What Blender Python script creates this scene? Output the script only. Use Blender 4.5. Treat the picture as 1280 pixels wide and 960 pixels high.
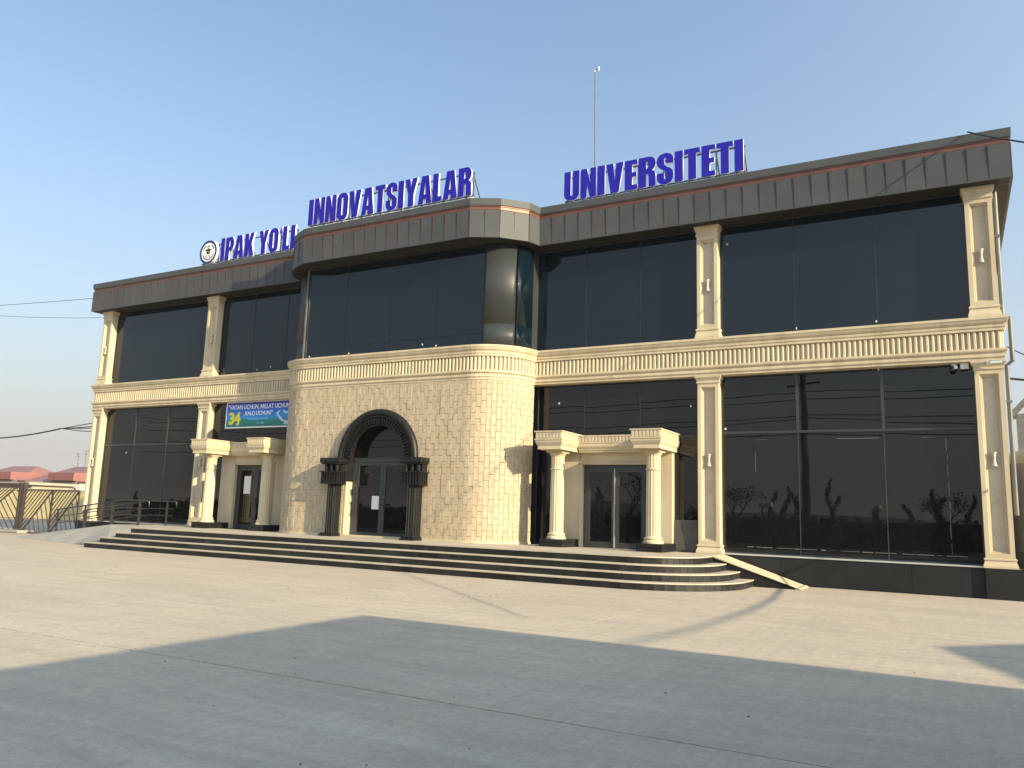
import bpy, bmesh, math, random
from mathutils import Vector, Matrix
random.seed(7)
R = math.radians
S = bpy.context.scene
COL = S.collection
for o in list(bpy.data.objects): bpy.data.objects.remove(o)

# ------------------------------------------------------------------ camera
cam_d = bpy.data.cameras.new('camera'); cam = bpy.data.objects.new('camera', cam_d); COL.objects.link(cam)
cam_d.sensor_width = 36.0; cam_d.lens = 1001.67/1280*36.0
cam_d.clip_end = 6000; cam_d.clip_start = 0.05
YAW, PIT, ROL = 0.5042, 0.1592, 0.0317
fw = Vector((-math.sin(YAW)*math.cos(PIT), math.cos(YAW)*math.cos(PIT), math.sin(PIT)))
rt = Vector((math.cos(YAW), math.sin(YAW), 0)); up = rt.cross(fw)
r2 = math.cos(ROL)*rt + math.sin(ROL)*up; u2 = -math.sin(ROL)*rt + math.cos(ROL)*up
M = Matrix((r2, u2, -fw)).transposed().to_4x4(); M.translation = Vector((15.8217, -21.7059, 1.6))
cam.matrix_world = M
S.camera = cam

# ------------------------------------------------------------------ light
SUN_AZ, SUN_EL = 74.5, 21.0            # azimuth from -y towards +x
sd = Vector((math.sin(R(SUN_AZ))*math.cos(R(SUN_EL)), -math.cos(R(SUN_AZ))*math.cos(R(SUN_EL)), math.sin(R(SUN_EL))))
sl = bpy.data.lights.new('sun', 'SUN'); sl.energy = 4.3; sl.angle = R(0.55); sl.color = (1.0, 0.83, 0.545)
so = bpy.data.objects.new('sun', sl); COL.objects.link(so)
so.rotation_euler = sd.to_track_quat('Z', 'Y').to_euler(); so.location = (40, -12, 30)
w = bpy.data.worlds.new('World'); S.world = w; w.use_nodes = True
nt = w.node_tree; bg = nt.nodes['Background']
sky = nt.nodes.new('ShaderNodeTexSky'); sky.sky_type = 'NISHITA'; sky.sun_disc = False
sky.sun_elevation = R(SUN_EL); sky.sun_rotation = math.atan2(sd.x, sd.y)
sky.altitude = 300; sky.air_density = 1.4; sky.dust_density = 2.0; sky.ozone_density = 3.3
# a grey dust layer, the same all round, thickening towards the horizon
_tc = nt.nodes.new('ShaderNodeTexCoord'); _sp = nt.nodes.new('ShaderNodeSeparateXYZ'); nt.links.new(_tc.outputs['Generated'], _sp.inputs[0])
def _m(op, a, b=None):
    n = nt.nodes.new('ShaderNodeMath'); n.operation = op
    for i,v in enumerate((a,b)):
        if v is None: continue
        if isinstance(v,(int,float)): n.inputs[i].default_value = v
        else: nt.links.new(v, n.inputs[i])
    return n.outputs[0]
_f = _m('EXPONENT', _m('MULTIPLY', _m('POWER', _m('DIVIDE', _m('MAXIMUM', _sp.outputs['Z'], 0.0), 0.26), 1.3), -1.0))
_mx = nt.nodes.new('ShaderNodeMix'); _mx.data_type = 'RGBA'
nt.links.new(_f, _mx.inputs[0]); nt.links.new(sky.outputs[0], _mx.inputs[6]); _mx.inputs[7].default_value = (2.52,2.37,2.42,1)
# dust scatters forward: the sky grows paler and brighter towards the sun
_dt = nt.nodes.new('ShaderNodeVectorMath'); _dt.operation = 'DOT_PRODUCT'; nt.links.new(_tc.outputs['Generated'], _dt.inputs[0]); _dt.inputs[1].default_value = tuple(sd)
_g = _m('POWER', _m('MULTIPLY_ADD', _dt.outputs['Value'], 0.5), 3.0); _g.node.inputs[0].links[0].from_node.inputs[2].default_value = 0.5
_fs = nt.nodes.new('ShaderNodeMix'); _fs.data_type = 'RGBA'; _fs.blend_type = 'ADD'; _fs.clamp_result = False
nt.links.new(_g, _fs.inputs[0]); nt.links.new(_mx.outputs[2], _fs.inputs[6]); _fs.inputs[7].default_value = (4.5, 5.35, 5.7, 1)
nt.links.new(_fs.outputs[2], bg.inputs[0]); bg.inputs[1].default_value = 0.105
S.view_settings.view_transform = 'Standard'; S.view_settings.look = 'None'
S.view_settings.exposure = 1.1; S.view_settings.gamma = 1.0; S.view_settings.use_curve_mapping = False

# ------------------------------------------------------------------ materials
def mat(name, base, rough=0.6, metal=0.0, spec=0.5, ior=1.5):
    m = bpy.data.materials.new(name); m.use_nodes = True
    b = m.node_tree.nodes['Principled BSDF']
    b.inputs['Base Color'].default_value = (*base, 1); b.inputs['Roughness'].default_value = rough
    b.inputs['Metallic'].default_value = metal; b.inputs['IOR'].default_value = ior
    b.inputs['Specular IOR Level'].default_value = spec
    return m
def nodes(m): return m.node_tree.nodes, m.node_tree.links, m.node_tree.nodes['Principled BSDF']
def noisy(name, c1, c2, scale=3.0, rough=0.7, bump=0.1, bscale=60, stretch=(1,1,1), metal=0.0, detail=6, rnd=0.0, fac=(0.3,0.7), spec=0.5, rvar=0.0, tone=False, bdist=0.01):
    m = mat(name, c1, rough, metal, spec); N, L, b = nodes(m)
    tc = N.new('ShaderNodeTexCoord'); mp = N.new('ShaderNodeMapping'); mp.inputs['Scale'].default_value = stretch
    L.new(tc.outputs['Object'], mp.inputs[0])
    oi = N.new('ShaderNodeObjectInfo')
    if rnd:
        vm = N.new('ShaderNodeVectorMath'); vm.operation = 'MULTIPLY_ADD'
        vm.inputs[1].default_value = (37, 53, 71)
        cb = N.new('ShaderNodeCombineXYZ')
        for i in range(3): L.new(oi.outputs['Random'], cb.inputs[i])
        L.new(cb.outputs[0], vm.inputs[0]); L.new(mp.outputs[0], vm.inputs[2]); vec = vm.outputs[0]
    else: vec = mp.outputs[0]
    n1 = N.new('ShaderNodeTexNoise'); n1.inputs['Scale'].default_value = scale; n1.inputs['Detail'].default_value = detail
    L.new(vec, n1.inputs['Vector'])
    mr = N.new('ShaderNodeMapRange'); mr.inputs[1].default_value = fac[0]; mr.inputs[2].default_value = fac[1]
    L.new(n1.outputs[0], mr.inputs[0])
    mx = N.new('ShaderNodeMix'); mx.data_type = 'RGBA'
    mx.inputs[6].default_value = (*c1, 1); mx.inputs[7].default_value = (*c2, 1)
    L.new(mr.outputs[0], mx.inputs[0]); col = mx.outputs[2]
    if rnd:
        hs = N.new('ShaderNodeHueSaturation'); ma = N.new('ShaderNodeMath'); ma.operation = 'MULTIPLY_ADD'
        if tone:
            at = N.new('ShaderNodeAttribute'); at.attribute_name = 'tone'
            ad = N.new('ShaderNodeMath'); ad.operation = 'ADD'; L.new(oi.outputs['Random'], ad.inputs[0]); L.new(at.outputs['Fac'], ad.inputs[1])
            fr = N.new('ShaderNodeMath'); fr.operation = 'FRACT'; L.new(ad.outputs[0], fr.inputs[0]); src = fr.outputs[0]
        else: src = oi.outputs['Random']
        L.new(src, ma.inputs[0]); ma.inputs[1].default_value = rnd*2; ma.inputs[2].default_value = 1-rnd
        L.new(ma.outputs[0], hs.inputs['Value']); L.new(col, hs.inputs['Color'])
        ms = N.new('ShaderNodeMath'); ms.operation = 'MULTIPLY_ADD'; ms.inputs[1].default_value = -rnd*1.2; ms.inputs[2].default_value = 1+rnd*.6
        L.new(src, ms.inputs[0]); L.new(ms.outputs[0], hs.inputs['Saturation'])
        col = hs.outputs[0]
    L.new(col, b.inputs['Base Color'])
    if bump:
        n2 = N.new('ShaderNodeTexNoise'); n2.inputs['Scale'].default_value = bscale; n2.inputs['Detail'].default_value = 4
        L.new(vec, n2.inputs['Vector'])
        bp = N.new('ShaderNodeBump'); bp.inputs['Strength'].default_value = bump; bp.inputs['Distance'].default_value = bdist
        L.new(n2.outputs[0], bp.inputs['Height']); L.new(bp.outputs[0], b.inputs['Normal'])
    if rvar:
        m3 = N.new('ShaderNodeMapRange'); m3.inputs[3].default_value = rough-rvar; m3.inputs[4].default_value = rough+rvar
        L.new(n1.outputs[0], m3.inputs[0]); L.new(m3.outputs[0], b.inputs['Roughness'])
    return m

STONE = noisy('cut_limestone', (0.525,0.445,0.305), (0.43,0.355,0.235), 2.2, 0.75, 0.12, 50, (1,1,0.35), fac=(0.35,0.75))
STONE_B = noisy('cornice_limestone', (0.525,0.445,0.305), (0.40,0.325,0.21), 3.2, 0.75, 0.15, 50, (1,1,0.22), rnd=0.035, fac=(0.42,0.78))
STONE_L = noisy('inset_limestone', (0.50,0.43,0.32), (0.42,0.355,0.255), 4.0, 0.8, 0.2, 80)
TILE = noisy('cladding_stone', (0.44,0.362,0.25), (0.36,0.29,0.195), 14.0, 0.8, 0.6, 40, (1,1,.16), rnd=0.04, fac=(.38,.66), tone=True)
MORTAR = noisy('mortar', (0.21,0.165,0.105), (0.15,0.115,0.07), 9, 0.9, 0.2)
TREAD = noisy('tread_stone', (0.44,0.385,0.305), (0.35,0.305,0.235), 1.5, 0.7, 0.1, 60)
GRANITE = noisy('black_granite', (0.008,0.0082,0.0085), (0.020,0.0205,0.021), 4, 0.45, 0.05, 90, rnd=0.4, rvar=0.12, spec=0.3)
GRANITE2 = noisy('plinth_granite', (0.011,0.012,0.0125), (0.019,0.020,0.021), 1.6, 0.55, 0.05, 90, rnd=0.15, spec=0.25)
DARKSTONE = noisy('arch_granite', (0.012,0.0115,0.0115), (0.006,0.006,0.006), 7, 0.45, 0.1, 70, spec=.3)
FASCIA = noisy('fascia_metal', (0.069,0.074,0.077), (0.057,0.061,0.064), 1.2, 0.5, 0.02, 8, metal=0.0, spec=.22, rnd=0.06)
COPING = noisy('coping_metal', (0.072,0.077,0.080), (0.061,0.065,0.068), 1.0, 0.5, 0.02, 10, metal=0.0, spec=.22)
COPPER = noisy('copper_trim', (0.17,0.078,0.054), (0.12,0.058,0.042), 3.0, 0.42, 0.02, 30, metal=0.4)
SEAM = mat('seam_copper', (0.085,0.038,0.030), 0.5, 0.2)
SOFFIT = noisy('soffit_metal', (0.032,0.029,0.028), (0.022,0.021,0.021), 3, 0.6, 0.03, metal=0.0, spec=.25)
CORNER = noisy('corner_panel', (0.034,0.038,0.038), (0.027,0.031,0.031), 0.7, 0.44, 0.015, 3, metal=0.0, spec=.36)
FRAME = noisy('window_metal', (0.055,0.065,0.066), (0.04,0.047,0.05), 4, 0.35, 0.0, metal=0.3)
FRAME_L = noisy('light_mullion', (0.05,0.055,0.056), (0.042,0.046,0.047), 4, 0.4, 0.0, metal=0.3)
SILL = mat('sill_aluminium', (0.62,0.62,0.60), 0.4, 0.6)
WHITE = noisy('white_paint', (0.80,0.79,0.76), (0.72,0.71,0.69), 3, 0.45, 0.02)
SIGN = noisy('sign_blue', (0.015,0.011,0.33), (0.012,0.009,0.28), 2, 0.55, 0.0, spec=.25)
STEEL = noisy('grey_steel', (0.15,0.155,0.16), (0.10,0.105,0.11), 5, 0.5, 0.05, metal=0.3)
GALV = noisy('galvanised_steel', (0.15,0.16,0.16), (0.10,0.108,0.108), 3, 0.5, 0.03, metal=0.2)
IRON = noisy('brown_iron', (0.035,0.024,0.020), (0.06,0.04,0.032), 10, 0.55, 0.1)
BLACK = mat('black_rubber', (0.015,0.015,0.016), 0.55)
RAILM = noisy('rail_metal', (0.06,0.058,0.055), (0.04,0.04,0.04), 6, 0.35, 0.0, metal=0.5)
def glass_mat(name, tint, wav=0.02):
    m = mat(name, tint, 0.015, 0.0, 0.45, 1.5); N, L, b = nodes(m)
    tc = N.new('ShaderNodeTexCoord'); n = N.new('ShaderNodeTexNoise'); n.inputs['Scale'].default_value = 0.9; n.inputs['Detail'].default_value = 1
    L.new(tc.outputs['Object'], n.inputs['Vector'])
    bp = N.new('ShaderNodeBump'); bp.inputs['Strength'].default_value = wav; bp.inputs['Distance'].default_value = 0.05
    L.new(n.outputs[0], bp.inputs['Height']); L.new(bp.outputs[0], b.inputs['Normal'])
    n2 = N.new('ShaderNodeTexNoise'); n2.inputs['Scale'].default_value = 1.3; n2.inputs['Detail'].default_value = 5
    L.new(tc.outputs['Object'], n2.inputs['Vector'])
    mr = N.new('ShaderNodeMapRange'); mr.inputs[1].default_value = .35; mr.inputs[2].default_value = .8; mr.inputs[3].default_value = 0.004; mr.inputs[4].default_value = 0.022
    L.new(n2.outputs[0], mr.inputs[0]); L.new(mr.outputs[0], b.inputs['Roughness'])
    return m
GLASS = glass_mat('tinted_glass', (0.006,0.0065,0.007))
GLASS_U = glass_mat('tinted_glass_upper', (0.003,0.009,0.015))

# ------------------------------------------------------------------ helpers
class MB:
    def __init__(s): s.v = []; s.f = []; s.m = []; s.tone = []
    def _add(s, vs, fs, mi=0, tone=0.0):
        o = len(s.v); s.v += [tuple(v) for v in vs]
        for f in fs: s.f.append([i+o for i in f]); s.m.append(mi); s.tone.append(tone)
    def box(s, x0, x1, y0, y1, z0, z1, mi=0, tone=0.0):
        s._add([(x0,y0,z0),(x1,y0,z0),(x1,y1,z0),(x0,y1,z0),(x0,y0,z1),(x1,y0,z1),(x1,y1,z1),(x0,y1,z1)],
               [(0,3,2,1),(4,5,6,7),(0,1,5,4),(1,2,6,5),(2,3,7,6),(3,0,4,7)], mi, tone); return s
    def prism(s, poly, z0, z1, mi=0):
        n = len(poly); s._add([(x,y,z0) for x,y in poly]+[(x,y,z1) for x,y in poly],
            [tuple(range(n-1,-1,-1)), tuple(range(n,2*n))]+[(i,(i+1)%n,n+(i+1)%n,n+i) for i in range(n)], mi); return s
    def vprism(s, poly, y0, y1, mi=0):     # polygon in x,z (counter-clockwise seen from -y), extruded in y (y0 is the front)
        n = len(poly); s._add([(x,y0,z) for x,z in poly]+[(x,y1,z) for x,z in poly],
            [tuple(range(n)), tuple(range(2*n-1,n-1,-1))]+[(i,n+i,n+(i+1)%n,(i+1)%n) for i in range(n)], mi); return s
    def strip(s, path, prof, mi=0, closed=False, caps=True):   # profile (outward, z) swept along a plan polyline; outward is right-hand side of travel
        n = len(path); rows = []
        for i,(x,y) in enumerate(path):
            def nd(a,b):
                dx,dy = b[0]-a[0], b[1]-a[1]; l = math.hypot(dx,dy); return (dy/l,-dx/l)
            if closed or 0 < i < n-1:
                a = nd(path[(i-1)%n], path[i]); b = nd(path[i], path[(i+1)%n])
                nx,ny = a[0]+b[0], a[1]+b[1]; l2 = nx*nx+ny*ny; k = 2/l2; nx*=k; ny*=k
            elif i == 0: nx,ny = nd(path[0],path[1])
            else: nx,ny = nd(path[-2],path[-1])
            rows.append([(x+nx*o, y+ny*o, z) for o,z in prof])
        m = len(prof); vs = [p for r in rows for p in r]; fs = []
        for i in range(n if closed else n-1):
            j = (i+1)%n
            for k in range(m-1): fs.append((i*m+k, j*m+k, j*m+k+1, i*m+k+1))
        if caps and not closed: fs += [tuple(range(m)), tuple((n-1)*m+k for k in range(m-1,-1,-1))]
        s._add(vs, fs, mi); return s
    def lathe(s, prof, cx, cy, seg=24, mi=0, a0=0, a1=2*math.pi, flute=0):
        full = abs(a1-a0-2*math.pi) < 1e-6; n = seg if full else seg+1; vs = []
        for r,z in prof:
            for i in range(n):
                a = a0+(a1-a0)*i/seg; q = r*(1-flute*(i%2)) if flute else r
                vs.append((cx+q*math.cos(a), cy+q*math.sin(a), z))
        fs = []
        for k in range(len(prof)-1):
            for i in range(seg):
                j = (i+1)%n; fs.append((k*n+i, k*n+j, (k+1)*n+j, (k+1)*n+i))
        if full: fs += [tuple(range(n-1,-1,-1)), tuple((len(prof)-1)*n+i for i in range(n))]
        s._add(vs, fs, mi); return s
    def tube(s, pts, r, seg=8, mi=0, r1=None):
        pts = [Vector(p) for p in pts]; n = len(pts); vs = []
        t0 = (pts[1]-pts[0]).normalized(); ref = Vector((0,0,1)) if abs(t0.z) < 0.9 else Vector((1,0,0))
        for i,p in enumerate(pts):
            t = (pts[min(i+1,n-1)]-pts[max(i-1,0)]).normalized()
            u = t.cross(ref).normalized(); v = u.cross(t)
            rr = r if r1 is None else r+(r1-r)*i/(n-1)
            for k in range(seg):
                a = 2*math.pi*k/seg; vs.append(p+u*rr*math.cos(a)+v*rr*math.sin(a))
        fs = [(i*seg+k, i*seg+(k+1)%seg, (i+1)*seg+(k+1)%seg, (i+1)*seg+k) for i in range(n-1) for k in range(seg)]
        fs += [tuple(range(seg-1,-1,-1)), tuple((n-1)*seg+k for k in range(seg))]
        s._add(vs, fs, mi); return s
    def bar(s, a, b, wx, wy=None, mi=0):    # rectangular bar between two points
        a, b = Vector(a), Vector(b); t = (b-a).normalized(); ref = Vector((0,1,0)) if abs(t.y) < 0.9 else Vector((1,0,0))
        u = t.cross(ref).normalized()*wx/2; v = ref.cross(u).normalized() if False else t.cross(u).normalized()*(wy or wx)/2
        vs = [a-u-v,a+u-v,a+u+v,a-u+v,b-u-v,b+u-v,b+u+v,b-u+v]
        s._add(vs, [(0,3,2,1),(4,5,6,7),(0,1,5,4),(1,2,6,5),(2,3,7,6),(3,0,4,7)], mi); return s
    def mesh(s, name, mats, smooth=False):
        me = bpy.data.meshes.new(name); me.from_pydata(s.v, [], s.f)
        for m in (mats if isinstance(mats,(list,tuple)) else [mats]): me.materials.append(m)
        for p,mi in zip(me.polygons, s.m): p.material_index = mi
        if any(s.tone):
            at = me.attributes.new('tone','FLOAT','FACE')
            for i,t in enumerate(s.tone): at.data[i].value = t
        bm = bmesh.new(); bm.from_mesh(me); bmesh.ops.recalc_face_normals(bm, faces=bm.faces); bm.to_mesh(me); bm.free()
        if smooth:
            for p in me.polygons: p.use_smooth = True
            try: me.set_sharp_from_angle(angle=R(35))
            except Exception: pass
        me.update(); return me
    def build(s, name, mats, parent=None, smooth=False, bevel=0.0, loc=None):
        o = bpy.data.objects.new(name, s.mesh(name, mats, smooth)); COL.objects.link(o)
        if parent: o.parent = parent
        if loc: o.location = loc
        if bevel:
            b = o.modifiers.new('bevel','BEVEL'); b.width = bevel; b.segments = 2; b.limit_method = 'ANGLE'; b.angle_limit = R(40)
        return o
def tag(o, label=None, cat=None, group=None, kind=None):
    for k,v in (('label',label),('category',cat),('group',group),('kind',kind)):
        if v: o[k] = v
    return o
def empty(name, loc=(0,0,0), label=None, cat=None, group=None, parent=None):
    o = bpy.data.objects.new(name, None); COL.objects.link(o); o.location = loc; o.empty_display_size = 0.3
    if parent: o.parent = parent
    return tag(o, label, cat, group)
def inst(name, me, parent=None, loc=(0,0,0), rz=0, label=None):
    o = bpy.data.objects.new(name, me); COL.objects.link(o); o.location = loc; o.rotation_euler = (0,0,rz)
    if parent: o.parent = parent
    if label: o['label'] = label
    return o
def arc(cx, cy, r, a0, a1, n): return [(cx+r*math.cos(R(a0+(a1-a0)*i/n)), cy+r*math.sin(R(a0+(a1-a0)*i/n))) for i in range(n+1)]

# ------------------------------------------------------------------ ground
def jag(a, b, n, amp=0.004):
    return [(a[0]+(b[0]-a[0])*i/n+random.uniform(-amp,amp)*(0 if i in (0,n) else 1), a[1]+(b[1]-a[1])*i/n+random.uniform(-amp,amp)*(0 if i in (0,n) else 1)) for i in range(n)]
SOIL = noisy('dry_soil', (0.40,0.31,0.235), (0.29,0.23,0.17), 0.5, 0.95, 0.4, 6, detail=8, bdist=0.05)
g = MB(); g._add([(-2500,-2500,-.04),(2500,-2500,-.04),(2500,2500,-.04),(-2500,2500,-.04)], [(0,1,2,3)])
ground = tag(g.build('ground', SOIL), kind='structure')
def concrete():
    m = mat('yard_concrete', (0.35,0.32,0.27), 0.8, 0, 0.35); N, L, b = nodes(m)
    tc = N.new('ShaderNodeTexCoord')
    def noise(scale, st=(1,1,1), rz=0, det=7, dist=0.0):
        mp = N.new('ShaderNodeMapping'); mp.inputs['Scale'].default_value = st; mp.inputs['Rotation'].default_value = (0,0,R(rz))
        L.new(tc.outputs['Object'], mp.inputs[0]); n = N.new('ShaderNodeTexNoise'); n.inputs['Scale'].default_value = scale
        n.inputs['Detail'].default_value = det; n.inputs['Distortion'].default_value = dist; n.inputs['Roughness'].default_value = 0.62
        L.new(mp.outputs[0], n.inputs['Vector']); return n.outputs[0]
    def rng(src, a, b_, c, d):
        r = N.new('ShaderNodeMapRange'); r.inputs[1].default_value = a; r.inputs[2].default_value = b_; r.inputs[3].default_value = c; r.inputs[4].default_value = d
        L.new(src, r.inputs[0]); return r.outputs[0]
    def mix(fac, a, b_, mode='MIX'):
        x = N.new('ShaderNodeMix'); x.data_type = 'RGBA'; x.blend_type = mode
        for sock, v in ((0,fac),(6,a),(7,b_)):
            if isinstance(v,(float,int)): x.inputs[sock].default_value = v
            elif isinstance(v,tuple): x.inputs[sock].default_value = (*v,1)
            else: L.new(v, x.inputs[sock])
        return x.outputs[2]
    c = mix(rng(noise(0.16, det=9, dist=.6), .35, .65, 0, 1), (0.525,0.438,0.336), (0.458,0.378,0.29))
    c = mix(rng(noise(0.6, (1,.22,1), 12, 8, .8), .42, .74, 0, .45), c, (0.385,0.33,0.255))    # trowel sweeps along y
    c = mix(rng(noise(0.5, (.14,1,1), 6, 8, .5), .50, .74, 0, .5), c, (0.555,0.485,0.38))       # pale sweeps along x
    c = mix(rng(noise(1.1, (1,1,1), 0, 10, 1.5), .58, .74, 0, .45), c, (0.30,0.265,0.21))       # stains
    c = mix(rng(noise(1.5, (.16,1,1), -4, 9, 1.2), .47, .70, 0, .50), c, (0.32,0.275,0.215))    # float marks along x
    c = mix(rng(noise(1.7, (.14,1,1), 9, 9, 1.0), .52, .72, 0, .45), c, (0.58,0.51,0.40))
    c = mix(rng(noise(9, (1,.06,1), 20, 7), .42, .70, 0, .24), c, (0.265,0.24,0.20))            # broom lines
    c = mix(rng(noise(6, (.12,1,1), -3, 8, .6), .45, .68, 0, .27), c, (0.27,0.24,0.20))         # fine scratches
    c = mix(rng(noise(11, det=10, dist=.8), .44, .66, 0, .38), c, (0.265,0.24,0.195))           # mottling
    c = mix(rng(noise(13, det=10, dist=.5), .56, .70, 0, .35), c, (0.56,0.51,0.42))
    c = mix(rng(noise(70, det=4), .42, .66, 0, .35), c, (0.22,0.20,0.17))                       # grit
    c = mix(rng(noise(2.6,(1,.5,1),0,9,2.5), .63, .71, 0, .35), c, (0.25,0.215,0.165))
    L.new(c, b.inputs['Base Color'])
    bp = N.new('ShaderNodeBump'); bp.inputs['Strength'].default_value = 0.35; bp.inputs['Distance'].default_value = 0.012
    ad = N.new('ShaderNodeMath'); ad.operation = 'ADD'; L.new(noise(5,(1,.12,1),15,6), ad.inputs[0]); L.new(noise(40,det=4), ad.inputs[1])
    L.new(ad.outputs[0], bp.inputs['Height']); L.new(bp.outputs[0], b.inputs['Normal'])
    return m
CONC = concrete()
xs0 = [-36, -22.6, -5.2, 10.92, 27.5, 46]; G = 0.011
yard = tag(MB().box(-36.2,46.2,-24.2,20.2,-.035,-.014).build('courtyard', noisy('joint_dirt',(0.10,0.085,0.065),(0.06,0.05,0.04),5,0.95)), kind='structure')
def slab(x0,x1,y0,y1):
    n1 = max(2,int((x1-x0)/.25)); n2 = max(2,int((y1-y0)/.25))
    H_ = .0022; poly = jag((x0+H_,y0+G),(x1-H_,y0+G),n1)+jag((x1-H_,y0+G),(x1-H_,y1-G),n2,.0012)+jag((x1-H_,y1-G),(x0+H_,y1-G),n1)+jag((x0+H_,y1-G),(x0+H_,y0+G),n2,.0012)
    MB().prism(poly,-.013,0).build('concrete_slab', CONC, yard)
slab(-36,46,-24.2,-15.72)
slab(-36,10.92,-15.72,-.02); slab(10.92,46,-15.72,-.02); slab(-36,-20,-.02,20); slab(17.3,46,-.02,20)
road = tag(MB().box(-300,300,-31,-24.3,-.05,-.004).build('road', noisy('asphalt',(0.05,0.05,0.05),(0.07,0.068,0.065),1,0.85,0.3,80)), kind='structure')

# ------------------------------------------------------------------ the building
B = empty('university_building', (0,0,0), 'two storey beige and black glazed building with blue rooftop lettering', 'building')
ZB = 0.69; XE = 16.98; PW = 0.585; BX = -0.1; BR = 1.5; BF = -1.55; BC = 3.25
# core and roof
c = MB().box(-16.7,16.72,.42,14,.02,10.9); c.box(BX-4.0,BX+4.0,-.55,.42,.7,10.0)
c.build('wall', noisy('render_dark',(0.03,0.03,0.032),(0.04,0.04,0.042),2,0.9), B)
MB().box(16.74,16.93,.62,14,.7,9.8).build('side_wall', STONE, B); MB().box(-16.93,-16.74,.62,14,.7,9.8).build('side_wall', STONE, B)
MB().box(-17.25,17.25,-.2,14.3,10.72,10.95).build('roof', COPING, B)
# plinth blocks (granite slabs)
def plinth_run(x0,x1,y,n,y1=.5):
    for i in range(n):
        a = x0+(x1-x0)*i/n; b = x0+(x1-x0)*(i+1)/n
        MB().box(a+.002,b-.002,y,y1,-.02,ZB).build('plinth_slab', GRANITE2, B)
plinth_run(10.34,16.36,.02,4); plinth_run(16.365,17.12,-.06,1); plinth_run(9.2,10.335,-.06,1)
plinth_run(-16.36,-10.34,.02,4); plinth_run(-17.12,-16.365,-.06,1); plinth_run(-10.335,-9.2,-.06,1)
MB().box(16.7,17.1,.51,14,-.02,ZB).build('plinth_slab', GRANITE2, B); MB().box(-17.1,-16.7,.51,14,-.02,ZB).build('plinth_slab', GRANITE2, B)
for a,b in ((10.34,16.36),(-16.36,-10.34)):
    MB().box(a,b,-.005,.26,ZB+.003,ZB+.035).build('window_sill', SILL, B)
# pilasters
def ring(mb, x0,x1,z0,z1, steps, y):     # stepped rectangular recess: list of (inset, depth)
    loops = [(0,0)]+steps
    def L(i,d): return [(x0+i,y+d,z0+i),(x1-i,y+d,z0+i),(x1-i,y+d,z1-i),(x0+i,y+d,z1-i)]
    for (i0,d0),(i1,d1) in zip(loops,loops[1:]):
        a = L(i0,d0); b = L(i1,d1); mb._add(a+b, [(k,(k+1)%4,4+(k+1)%4,4+k) for k in range(4)])
    mb._add(L(*loops[-1]), [(0,1,2,3)], 1)
lamp_spots = []
def pilaster(x0, z0, z1, zs0, zs1, lampz, d=.42):
    x1 = x0+PW; sh = MB()
    sh._add([(x0,0,zs0),(x1,0,zs0),(x1,0,zs1),(x0,0,zs1),(x0,d,zs0),(x1,d,zs0),(x1,d,zs1),(x0,d,zs1)], [(1,5,6,2),(4,0,3,7),(3,2,6,7),(0,4,5,1)])
    ring(sh, x0,x1,zs0,zs1, [(.098,0),(.108,.045),(.132,.045),(.142,.085),(.158,.085),(.166,.115)], 0)
    o = sh.build('pilaster', [STONE, STONE_L], B)
    path = [(x0,d),(x0,0),(x1,0),(x1,d)]
    hb = zs0-z0
    MB().strip(path, [(-.04,z0+.003),(.055,z0+.003),(.055,z0+hb*.18),(.048,z0+hb*.3),(.02,z0+hb*.62),(.016,z0+hb*.74),(.034,z0+hb*.78),(.034,z0+hb*.93),(.004,z0+hb*.99),(-.04,zs0)]).build('pilaster_base', STONE, o)
    hc = z1-zs1
    MB().strip(path, [(-.04,zs1),(.004,zs1),(.026,zs1+hc*.06),(.026,zs1+hc*.2),(.012,zs1+hc*.26),(.02,zs1+hc*.42),(.05,zs1+hc*.66),(.058,zs1+hc*.7),(.058,zs1+hc*.76),(.07,zs1+hc*.8),(.07,z1-.004),(-.04,z1-.004)]).build('pilaster_capital', STONE, o)
    lamp_spots.append((x0+PW/2, .115, lampz))
PX = [XE-PW, 9.725, -9.725-PW, -XE]
for x in PX:
    pilaster(x, ZB, 5.50, .925, 5.29, 3.18); pilaster(x, 6.56, 9.86, 6.86, 9.53, 8.1)
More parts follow.
